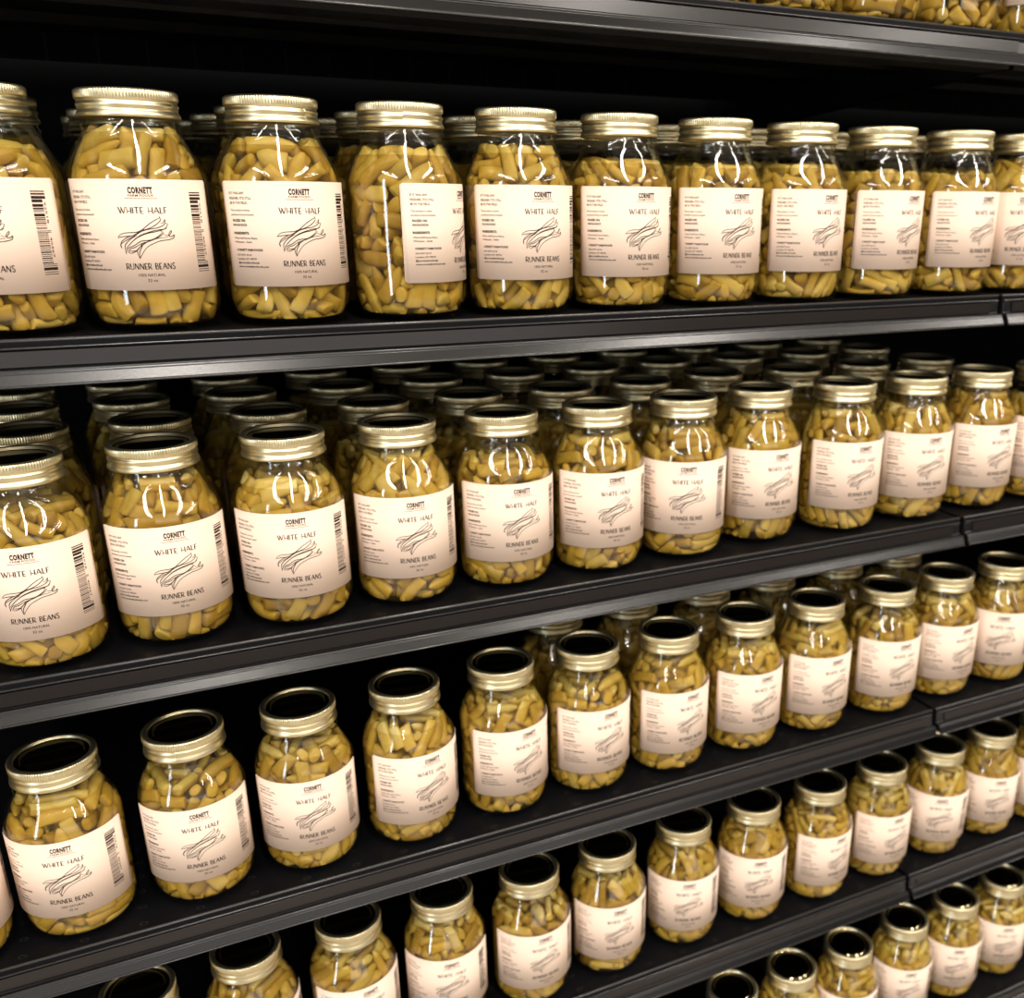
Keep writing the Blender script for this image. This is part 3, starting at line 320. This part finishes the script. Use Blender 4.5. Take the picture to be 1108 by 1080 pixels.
# lid: knurled screw band with a rolled lower edge and a slanting thread bulge
H = .17717
prof = [(.0306, H - .0038), (.0311, H - .0034), (.0314, H - .0008), (.0320, H - .0002), (.0335, H), (.0352, H - .0002), (.0361, H - .0009), (.0366, H - .0018), (.0366, H - .0066), (.0362, H - .0073), (.0356, H - .0080),
        (.0355, H - .0090), (.0360, H - .0099), (.0364, H - .0106), (.0364, H - .0118), (.0359, H - .0130), (.0356, H - .0142), (.0361, H - .0154), (.0368, H - .0166),
        (.0372, H - .0180), (.0373, H - .0192), (.0367, H - .0200), (.0358, H - .0198)]
NR = 104
def ring_r(r, z, a, k, i):
    if 7 <= i <= 8: return r + (.00032 if k % 4 < 2 else -.00042)
    if i == 6: return r + (.00015 if k % 4 < 2 else -.0002)
    return r
V, F = lathe(prof, NR * 4, False, ring_r)
V = [(x, y, z - (0.0014 * (((math.atan2(y, x) / 6.28318) * 1.0) % 1.0 - .5) * math.exp(-((z - (H - .0120)) / .0035) ** 2))) for (x, y, z) in V]
ME_LID = mesh_of('lid', V, [f[::-1] for f in F], M_GOLD)
V, F = lathe([(0, H - .0026), (.0250, H - .0026), (.0257, H - .0028), (.0264, H - .0037), (.0272, H - .0040), (.0300, H - .0040), (.0307, H - .0037), (.0312, H - .0030)], 64)
ME_DISC = mesh_of('lid_disc', V, [f[::-1] for f in F], M_DISC)

# label
LU0, LU1, LZ0, LZ1 = -.067, .060, .0330, .1135
def wrap(u, v, off=0.0):
    a = u / RL
    return ((RL + off) * math.cos(a), (RL + off) * math.sin(a), v)
def label_mesh():
    n = 64; V = []; F = []
    us = [LU0 + (LU1 - LU0) * i / n for i in range(n + 1)]
    c = .0018
    for i, u in enumerate(us):
        e = min(u - LU0, LU1 - u)
        k = c - math.sqrt(max(0, c * c - (c - e) ** 2)) if e < c else 0
        for off in (0.0, -.00022):
            V.append(wrap(u, LZ0 + k, off)); V.append(wrap(u, LZ1 - k, off))
    for i in range(n):
        a = i * 4; b2 = a + 4
        F += [(a, b2, b2 + 1, a + 1), (a + 2, a + 3, b2 + 3, b2 + 2), (a, a + 2, b2 + 2, b2), (a + 1, b2 + 1, b2 + 3, a + 3)]
    F += [(0, 1, 3, 2), (n * 4, n * 4 + 2, n * 4 + 3, n * 4 + 1)]
    return mesh_of('label', V, F, M_PAPER, False)
ME_LABEL = label_mesh()
for p in ME_LABEL.polygons: p.use_smooth = abs(p.normal.z) < .5 and len(p.vertices) == 4
OFFI = .00012
def catmull(pts, k=6):
    P = [np.array(p, float) for p in pts]; P = [2 * P[0] - P[1]] + P + [2 * P[-1] - P[-2]]
    out = []
    for i in range(1, len(P) - 2):
        for t in np.linspace(0, 1, k, endpoint=False):
            p0, p1, p2, p3 = P[i - 1:i + 3]
            out.append(.5 * ((2 * p1) + (-p0 + p2) * t + (2 * p0 - 5 * p1 + 4 * p2 - p3) * t * t + (-p0 + 3 * p1 - 3 * p2 + p3) * t ** 3))
    out.append(P[-2]); return out
class Ink:
    def __init__(s): s.V = []; s.F = []
    def ribbon(s, pts, w0, w1=None):
        w1 = w0 if w1 is None else w1
        P = [np.array(p, float) for p in pts]; n = len(P); b0 = len(s.V)
        for i, p in enumerate(P):
            t = P[min(i + 1, n - 1)] - P[max(i - 1, 0)]; t /= (np.linalg.norm(t) + 1e-9); nn = np.array([-t[1], t[0]])
            w = w0 + (w1 - w0) * math.sin(math.pi * i / max(1, n - 1))
            for sg in (-.5, .5):
                q = p + nn * w * sg; s.V.append(wrap(q[0] / 1e3, LZ1 - q[1] / 1e3, OFFI))
        for i in range(n - 1):
            a = b0 + 2 * i; s.F.append((a, a + 2, a + 3, a + 1))
    def line(s, a, b, w):
        k = max(1, int(math.hypot(b[0] - a[0], b[1] - a[1]) / 1.5))
        s.ribbon([(a[0] + (b[0] - a[0]) * i / k, a[1] + (b[1] - a[1]) * i / k) for i in range(k + 1)], w)
    def rect(s, x0, y0, x1, y1):
        s.line((x0, (y0 + y1) / 2), (x1, (y0 + y1) / 2), abs(y1 - y0))
    def text(s, body, x, y, h, width=None, bold=0.0, align='L', vert=False):
        # x, y in mm from logo axis / label top; y is the base line; h the cap height
        cu = bpy.data.curves.new('t', 'FONT'); cu.body = body; cu.size = 1; cu.resolution_u = 2; cu.offset = bold
        if bold > .05: cu.space_character = 1.16
        o = bpy.data.objects.new('t', cu); C.objects.link(o)
        bpy.context.view_layer.update()
        dg = bpy.context.evaluated_depsgraph_get(); me = bpy.data.meshes.new_from_object(o.evaluated_get(dg))
        P = np.array([v.co[:2] for v in me.vertices]); sc_ = h / 0.70
        if len(P) == 0: return
        x0, x1 = P[:, 0].min(), P[:, 0].max()
        sx = (width / (x1 - x0)) if width else sc_
        ox = {'L': 0, 'C': -.5}[align] * (x1 - x0) * sx
        b0 = len(s.V)
        for p in P:
            ux = (p[0] - x0) * sx + ox; uy = p[1] * sc_
            q = (x + ux, y - uy) if not vert else (x + uy, y + ux)
            s.V.append(wrap(q[0] / 1e3, LZ1 - q[1] / 1e3, OFFI))
        for f in me.polygons: s.F.append([b0 + i for i in f.vertices])
        bpy.data.objects.remove(o); bpy.data.curves.remove(cu); bpy.data.meshes.remove(me)
    def mesh(s, name): return mesh_of(name, s.V, s.F, M_INK, False)
# stroke capitals, unit height, (width, [(points, weight)]); y runs down
THK, THN = 0.78, 0.48
GL = {
 'W': (1.15, [([(0, 0), (.3, 1)], THK), ([(.3, 1), (.52, .1)], THN), ([(.45, 0), (.8, 1)], THK), ([(.8, 1), (1.15, 0)], THN), ([(-.06, 0), (.1, 0)], THN), ([(1.05, 0), (1.22, 0)], THN)]),
 'H': (.72, [([(.05, 0), (.05, 1)], THN), ([(.66, 0), (.66, 1)], THK), ([(.05, .62), (.66, .62)], THN)]),
 'I': (.12, [([(.06, 0), (.06, 1)], THK)]),
 'T': (.74, [([(0, .02), (.74, .02)], THN), ([(.37, 0), (.37, 1)], THK)]),
 'E': (.50, [([(.05, 0), (.05, 1)], THK), ([(.05, .02), (.5, .02)], THN), ([(.05, .6), (.42, .6)], THN), ([(.05, .98), (.5, .98)], THN)]),
 'A': (.80, [([(.4, 0), (0, 1)], THN), ([(.4, 0), (.8, 1)], THK), ([(.16, .66), (.66, .66)], THN)]),
 'L': (.48, [([(.05, 0), (.05, 1)], THK), ([(.05, .98), (.48, .98)], THN)]),
 'F': (.48, [([(.05, 0), (.05, 1)], THK), ([(.05, .02), (.48, .02)], THN), ([(.05, .55), (.4, .55)], THN)]),
 'R': (.60, [([(.05, 0), (.05, 1)], THK), ([(.05, .02), (.3, .02), (.5, .12), (.54, .3), (.48, .48), (.3, .58), (.05, .6)], THN), ([(.28, .6), (.62, 1)], THK)]),
 'U': (.70, [([(.05, 0), (.05, .62), (.12, .88), (.35, 1), (.57, .88), (.64, .62), (.64, 0)], THN), ([(.05, 0), (.05, .6)], THK)]),
 'N': (.78, [([(.05, 0), (.05, 1)], THN), ([(.05, 0), (.7, 1)], THK), ([(.7, 0), (.7, 1)], THN)]),
 'B': (.58, [([(.05, 0), (.05, 1)], THK), ([(.05, .02), (.3, .02), (.45, .12), (.46, .3), (.36, .44), (.05, .48)], THN), ([(.05, .48), (.38, .5), (.54, .62), (.54, .84), (.4, .97), (.05, .98)], THN)]),
 'S': (.50, [([(.46, .12), (.3, .0), (.12, .05), (.06, .24), (.16, .42), (.38, .58), (.47, .76), (.38, .95), (.18, 1.0), (.02, .86)], THK * .8)]),
}
def caps(ink, text, y_top, h, total):
    gap = .17; wd = sum((GL[c][0] if c != ' ' else .42) + gap for c in text) - gap
    sx = total / (wd * h); x = -total / 2
    for c in text:
        if c == ' ': x += (.42 + gap) * h * sx; continue
        w, st = GL[c]
        for pts, wt in st:
            P = [(x + px * h * sx, y_top + py * h) for px, py in pts]
            if len(P) > 2: P = catmull(P, 3)
            else: P = [(P[0][0] + (P[1][0] - P[0][0]) * t, P[0][1] + (P[1][1] - P[0][1]) * t) for t in (0, .33, .67, 1)]
            ink.ribbon(P, wt)
        x += (w + gap) * h * sx
# lettering
ik = Ink()
ik.text('CORNETT', 0, 9.9, 4.2, 17.2, 0.055, 'C')
ik.text('FARM FOODS', 0, 12.4, 1.7, 17.5, 0.004, 'C')
ik.line((-11.3, 13.6), (11.3, 13.6), .3)
caps(ik, 'WHITE HALF', 19.8, 4.5, 34)
caps(ik, 'RUNNER BEANS', 60.4, 4.4, 34.7)
ik.text('100% NATURAL', 0, 70.1, 2.1, 19, .004, 'C')
ik.text('32 oz', 0, 74.1, 2.1, 7.0, .004, 'C')
LX = -59.0
for (t, y, h, w, bo) in [('IF IT WAS ANY', 10.0, 1.9, 15.2, .0), ("FRESHER, IT'D STILL", 13.8, 1.9, 21.0, .0), ('BE IN THE FIELD.', 17.3, 1.9, 17.5, .0),
        ('This product is home', 22.6, 1.5, 18.5, 0), ('produced and processed.', 25.9, 1.5, 22, 0),
        ('PACKED ON:', 30.6, 1.9, 13, .03), ('06/26/2025', 33.8, 1.6, 14, .02),
        ('INGREDIENTS:', 40.2, 1.9, 15, .03), ('White Half Runner Beans,', 43.8, 1.5, 22, .0), ('Water, Salt', 46.8, 1.5, 17, .0),
        ('CORNETT FARM FOODS', 53.0, 1.7, 24, .025), ('333 HWY 30 W', 56.8, 1.5, 14, .0), ('London, KY 40741', 59.8, 1.5, 18, .0), ('@cornettfarmfoods', 62.8, 1.5, 20, .01), ('www.cornettfarmfoods.com', 65.8, 1.5, 27.5, .01)]:
    ik.text(t, LX + (2 if y > 50 else 0.8 if y > 28 else 0), y, h, w, bo + .012)
ME_TEXT = ik.mesh('printed_lettering')
# barcode, turned on its side
ik = Ink(); rb = random.Random(5); y = 8.8
bars = []
while y < 68.2:
    w = rb.choice([.45, .45, .45, .8, .8, 1.2, 2.0]); bars.append((y, min(y + w, 68.4))); y += w + rb.choice([.45, .6, .8, 1.1])
for (a, b_) in bars:
    long_ = a < 14 or a > 60 or 36 < a < 38
    ik.rect(37.4, a, 49.2 if long_ else 46.2, b_)
ik.text('92518', 47.0, 16.5, 1.7, 15, .01, 'L', True); ik.text('40367', 47.0, 41, 1.7, 15, .01, 'L', True)
ME_BAR = ik.mesh('barcode')
# drawing of a handful of pods
ik = Ink()
STROKES = [
 [(112,570),(140,540),(200,525),(290,520),(350,498),(420,445),(490,405),(515,395),(522,378)],
 [(522,378),(532,405),(520,425),(470,462),(400,490),(340,503)],
 [(112,570),(160,560),(215,555),(270,548)],
 [(530,440),(555,435),(575,405),(572,435),(560,455),(500,480),(430,490),(350,510),(270,555),(200,590),(150,620),(135,640),(150,668)],
 [(150,668),(140,625),(160,595),(220,560),(270,545),(350,500)],
 [(575,440),(600,445),(590,470),(575,490),(500,500),(430,515),(340,545),(270,590),(215,640),(190,670)],
 [(590,470),(560,495),(480,515),(400,530),(320,560),(260,600),(220,640)],
 [(190,715),(180,660),(190,625),(240,580),(300,550)],
 [(190,715),(195,690),(215,660),(270,640),(340,600),(430,590),(500,560),(545,520),(520,505)],
 [(210,700),(240,710),(290,690),(330,650),(400,605),(470,580),(540,545),(560,520)],
 [(210,700),(230,670),(280,655),(340,620)],
 [(560,540),(600,550),(615,525),(635,505),(635,525),(610,555),(640,560),(665,545),(655,575),(600,590),(520,600),(440,630),(390,660),(350,710),(322,760)],
 [(322,760),(305,720),(300,680),(330,650),(350,620),(420,600),(500,575),(600,565)],
 [(322,760),(320,700),(345,650),(360,615)], [(220,690),(270,690),(300,680)]]
for st in STROKES:
    P = [((x - 345 - .114 * (y - 145)) / 13.7, (y - 48) / 12.5) for x, y in st]
    ik.ribbon(catmull(P, 5), .34, .62)
ME_DRAW = ik.mesh('bean_drawing')

# ------------------------------------------------------------------ jars
ORD = ['zeroth', 'first', 'second', 'third', 'fourth', 'fifth', 'sixth', 'seventh', 'eighth', 'ninth', 'tenth', 'eleventh', 'twelfth', 'thirteenth', 'fourteenth']
def jar(loc, yaw, variant, brot, label, group, split=None, lean=0.0):
    root = bpy.data.objects.new('bean_jar', None); root.empty_display_size = .02; C.objects.link(root)
    root.location = loc; root.rotation_euler = (0, 0, math.radians(yaw))
    root['label'] = label; root['category'] = 'jar'; root['group'] = group
    link('glass_body', ME_GLASS, root)
    link('brine', ME_BRINE[variant], root)
    lid = link('lid', ME_LID, root); lid.rotation_euler.z = brot * 1.7
    link('lid_disc', ME_DISC, lid)
    lb = link('label', ME_LABEL, root)
    link('printed_lettering', ME_TEXT, lb); link('barcode', ME_BAR, lb); link('bean_drawing', ME_DRAW, lb)
    if split is None:
        o = link('beans', all_beans(variant), root); o.rotation_euler.z = brot; o['kind'] = 'stuff'
        return root
    camdir = math.atan2(cam.location.y - loc[1], cam.location.x - loc[0])
    rest = []; cand = []
    for i, (c, vb, fb) in enumerate(VAR[variant]):
        r = math.hypot(c[0], c[1]); a = math.atan2(c[1], c[0]) + brot + math.radians(yaw) - camdir
        a = (a + math.pi) % (2 * math.pi) - math.pi
        zone = c[2] > .103 or c[2] < .037
        if split == 'bare': zone = zone or a < 0.35      # the label is turned away here
        if r > .026 and abs(a) < 1.55 and zone: cand.append(i)
        else: rest.append(i)
    for i in cand:
        o = link('bean_piece', one_bean(variant, i), root); o.rotation_euler.z = brot
    V, F = merged([VAR[variant][i] for i in rest])
    o = link('bean_filling', mesh_of('bean_filling', V, F, M_BEAN), root); o.rotation_euler.z = brot; o['kind'] = 'stuff'
    return root

Z = [0.0, -.27378, -.55352, -.84675, -1.14005]; ZT = .26922
SHELFNAME = ['uppermost fully visible shelf', 'second fully visible shelf', 'third fully visible shelf', 'fourth fully visible shelf', 'lowest shelf']
SHORT = ['uppermost full shelf', 'second full shelf', 'third full shelf', 'fourth full shelf', 'lowest shelf']
JARS = [(0, -0.1226, 0.002, -97.5), (0, -0.0186, 0.0015, -92.6), (0, 0.0879, 0.0008, -81.7), (0, 0.1936, -0.0024, -34.1), (0, 0.2996, -0.0036, -84.7), (0, 0.4052, -0.0027, -85.8), (0, 0.5121, -0.0036, -87.4), (0, 0.6179, -0.0042, -83), (0, 0.7253, -0.0042, -78.7), (0, 0.8367, -0.0054, -84.5), (0, 0.9427, -0.004, -125.1), (0, 1.0487, -0.004, -123.5), (1, -0.1447, 0.002, -92.1), (1, -0.0397, 0.0092, -83.7), (1, 0.0685, 0.0034, -94), (1, 0.1748, 0.008, -89.9), (1, 0.2812, 0.0087, -88.9), (1, 0.3866, 0.0056, -91.1), (1, 0.4918, 0.0065, -111.2), (1, 0.5991, 0.0153, -89.7), (1, 0.7125, 0.0043, -92.9), (1, 0.8231, 0.0036, -96.3), (1, 0.9348, 0.0051, -90.7), (1, 1.0428, 0, -106.3), (2, -0.2689, 0, -49.1), (2, -0.1629, 0.0113, -94.1), (2, -0.0522, 0.0132, -88), (2, 0.0556, 0.0139, -91.1), (2, 0.1641, 0.0118, -75.7), (2, 0.274, 0.0168, -74.4), (2, 0.3802, 0.0167, -82), (2, 0.4864, 0.0134, -81.3), (2, 0.5962, 0.0138, -85.6), (2, 0.7055, 0.0139, -86.9), (2, 0.8223, 0.0114, -93.5), (2, 0.9304, 0.0142, -88.3), (2, 1.0394, 0.0121, -127), (3, -0.1346, 0.02, -61.9), (3, -0.0266, 0.0345, -67.1), (3, 0.0849, 0.0335, -79.2), (3, 0.1955, 0.033, -97.2), (3, 0.3043, 0.0246, -89.4), (3, 0.4134, 0.0276, -95.9), (3, 0.5282, 0.0301, -108.2), (3, 0.6388, 0.0273, -108.4), (3, 0.7498, 0.024, -83.2), (3, 0.8628, 0.0246, -91.4), (3, 0.9788, 0.0262, -120.3), (3, 1.089, 0.0278, -109.6), (3, 1.196, 0.02, -128.6), (4, 0.6038, 0, -93.8), (4, 0.7078, -0.0012, -116.5), (4, 0.8144, -0.0015, -111.9), (4, 0.9323, 0.005, -111.6), (4, 1.0428, 0.007, -117.2), (4, 1.153, 0.0097, -115.1), (4, 1.259, 0.004, -113)]
rj = random.Random(21)
FRONTVAR = {(0,0):3,(0,1):0,(0,2):1,(0,3):2,(0,4):5,(0,5):3,(0,6):7,(0,7):3,(0,8):4,(0,9):4}
LASTV = -1
count = {}
for (row, x, y, yaw) in JARS:
    i = count.get(row, 0); count[row] = i + 1
    v = FRONTVAR.get((row, i))
    if v is None:
        v = rj.randrange(8)
        if v == LASTV: v = (v + 3) % 8
    LASTV = v
    dist = math.dist((x, y, Z[row] + .09), tuple(cam.location))
    split = None
    if dist < 1.30: split = 'bare' if (row, i) == (0, 3) else 'std'
    look = 'glass jar of cut runner beans'
    if (row, i) == (0, 3): look = 'jar of beans with label turned right, bare glass at left'
    lab = '%s, %s from left in front row, %s' % (look, ORD[i + 1], SHORT[row])
    if (row, i) == (0, 3): lab = 'jar with label turned far right and bare beans showing, uppermost full shelf front'
    if (row, i) == (2, 1): lab = 'jar with whole barcode showing, second from left in front row, third full shelf'
    jar((x, y, Z[row]), yaw, v, rj.uniform(0, 6.28), lab, 'jars of runner beans in front rows', split)
# rows behind
BACK = {0: (3, 0, 11), 1: (3, 0, 12), 2: (1, 6, 13)}
for row, (nb, a, b_) in BACK.items():
    fr = [j for j in JARS if j[0] == row]
    for k in range(1, nb + 1):
        for i in range(a, min(b_, len(fr))):
            x = fr[i][1] + (.003, -.009, -.016)[k - 1] + rj.uniform(-.001, .001)
            y = fr[i][2] + (.107, .217, .325)[k - 1] + rj.uniform(-.003, .003)
            if x > 0.98: continue
            lab = 'shaded bean jar %s, behind %s front jar from left, %s' % (('one row back', 'two rows back', 'three rows back')[k - 1], ORD[i + 1], SHORT[row])
            if y > fr[i][2] + .4: continue
            jar((x, y, Z[row]), 90 + rj.uniform(-28, 28), rj.randrange(8), rj.uniform(0, 6.28), lab, 'jars of runner beans in back rows')
TOPJ = [.375, .483, .589, .696, .803, .911]
for i, x in enumerate(TOPJ):
    lab = 'jar base cut by the photo top, %s of six along the highest shelf' % (ORD[i + 1] + ' from left')
    jar((x, -.002, ZT), -90 + (25, 30, -70, -60, 20, 30)[i] + (0 if i != 5 else -25), rj.randrange(8), rj.uniform(0, 6.28), lab, 'jars of runner beans on the highest shelf')

# ------------------------------------------------------------------ shelving
def extrude(prof, x0, x1, closed=True):
    n = len(prof); V = [(x0, y, z) for y, z in prof] + [(x1, y, z) for y, z in prof]; F = []
    for i in range(n if closed else n - 1):
        j = (i + 1) % n; F.append((i, j, n + j, n + i))
    F.append(tuple(range(n))[::-1]); F.append(tuple(range(n, 2 * n)))
    return V, F
def add(A, B):
    o = len(A[0]); A[0].extend(B[0]); A[1].extend([tuple(i + o for i in f) for f in B[1]])
def box(x0, x1, y0, y1, z0, z1):
    return [(x0, y0, z0), (x1, y0, z0), (x1, y1, z0), (x0, y1, z0), (x0, y0, z1), (x1, y0, z1), (x1, y1, z1), (x0, y1, z1)], \
           [(0, 3, 2, 1), (4, 5, 6, 7), (0, 1, 5, 4), (1, 2, 6, 5), (2, 3, 7, 6), (3, 0, 4, 7)]
def bevel(o, w=.0006, s=2):
    m = o.modifiers.new('bevel', 'BEVEL'); m.width = w; m.segments = s; m.limit_method = 'ANGLE'; m.angle_limit = math.radians(25)
YB = .44
def shelf(x0, x1, yf, z, label):
    root = bpy.data.objects.new('shelf', None); root.empty_display_size = .05; C.objects.link(root)
    root.location = (x0, yf, z); root['label'] = label; root['category'] = 'shelf'; root['group'] = 'black steel shelves'
    w = x1 - x0; dp = YB - yf
    # pan: deck with raised front lip, boxed front, folded stiffeners underneath
    pan = [(0.0, -.0225), (0.0, .0000), (0.0004, .0010), (.0014, .0016), (.0026, .0013), (.0034, .0), (.0040, -.0001), (dp, -.0001), (dp, -.030), (dp - .0015, -.030), (dp - .0015, -.0016),
           (dp - .12, -.0016), (dp - .125, -.017), (dp - .185, -.017), (dp - .19, -.0016), (.250, -.0016), (.245, -.017), (.185, -.017), (.180, -.0016),
           (.062, -.0016), (.058, -.031), (.020, -.031), (.016, -.0225)]
    V, F = extrude(pan, 0, w); o = link('deck', mesh_of('deck', V, F, M_DECK, False), root); bevel(o, .0005)
    # price channel: hooked top, set-back face, out-turned lower flange
    ch = [(-.0002, -.0035), (-.0026, -.0040), (-.0030, -.0052), (-.0016, -.0062), (-.0012, -.0075), (-.0030, -.0185), (-.0060, -.0200), (-.0088, -.0196), (-.0098, -.0204), (-.0104, -.0216), (-.0148, -.0300), (-.0146, -.0312), (-.0132, -.0316),
          (-.0100, -.0300), (.0006, -.0300), (.0006, -.0035)]
    V, F = extrude(ch, .0005, w - .0005); o = link('price_channel', mesh_of('price_channel', V, F, M_STEEL, False), root); bevel(o, .0007, 3)
    st = [(-.0018, -.0070), (-.0036, -.0182), (-.0044, -.0182), (-.0027, -.0068)]
    V, F = extrude(st, .014, w - .014); o = link('ticket_strip', mesh_of('ticket_strip', V, F, M_STRIP, False), root); bevel(o, .0002, 1)
    def bead(name, y, zz, r, a, b_, mt_):
        V = []; F = []; n = 12
        for xx in (a, b_):
            for q in range(n): V.append((xx, y + r * math.cos(6.28318 * q / n), zz + r * math.sin(6.28318 * q / n)))
        for q in range(n): F.append((q, (q + 1) % n, n + (q + 1) % n, n + q))
        F.append(tuple(range(n))[::-1]); F.append(tuple(range(n, 2 * n)))
        link(name, mesh_of(name, V, F, mt_), root)
    bead('front_lip', .0008, .0006, .0013, 0, w, M_EDGE)
    bead('channel_ridge', -.0094, -.0204, .0009, .0005, w - .0005, M_EDGE)  # bead added to draw the highlight line along the flange
    bead('lower_ridge', -.0108, -.0222, .0005, .0005, w - .0005, M_EDGE)
    bead('bottom_ridge', -.0144, -.0309, .0008, .0005, w - .0005, M_EDGE)
    for bx in (.004, w - .0065):
        pr = [(.02, -.002), (.02, -.026), (.10, -.034), (dp - .03, -.062), (dp, -.062), (dp, -.002)]
        V, F = extrude(pr, bx, bx + .0025); o = link('bracket', mesh_of('bracket', V, F, M_STEEL, False), root)
    return root
XJ = [.865, .877, .873, .878, .888, .888]
ZS = [ZT] + Z; YF = [-.059, -.059, -.0521, -.0463, -.0301, -.059]
NAMES = ['highest black steel shelf, cut off by the photo top', 'black steel shelf under the uppermost full row of jars', 'black steel shelf under the second row of jars', 'black steel shelf under the third row of jars', 'black steel shelf under the fourth row of jars', 'lowest black steel shelf in the photo']
for s in range(6):
    shelf(XJ[s] - 1.22, XJ[s] - .0035, YF[s], ZS[s], NAMES[s] + ', long bay at left')
    shelf(XJ[s] + .0035, XJ[s] + 1.22, YF[s], ZS[s], NAMES[s] + ', bay right of the joint')
for px in (-.385, .845, 2.07):
    A = ([], []); add(A, box(-.02, .02, YB + .0005, YB + .045, -1.50, .75))
    o = link('upright_post', mesh_of('upright_post', *A, M_STEEL, False)); o.location.x = px
    o['label'] = {-.385: 'black upright post at the far left end of the shelving', .845: 'black upright post behind the shelf joint near the right', 2.07: 'black upright post at the far right end of the shelving'}[px]
    o['category'] = 'post'; o['group'] = 'shelf uprights'

def struct(name, A, m):
    o = link(name, mesh_of(name, *A, m, False)); o['kind'] = 'structure'; return o
struct('wall_back', box(-2.0, 3.6, YB + .046, YB + .06, -1.50, .80), M_BACK)
struct('floor', box(-7, 9, -9, 1.2, -1.56, -1.50), M_FLOOR)
struct('ceiling', box(-7, 9, -9, 1.2, 1.9, 1.96), M_CEIL)
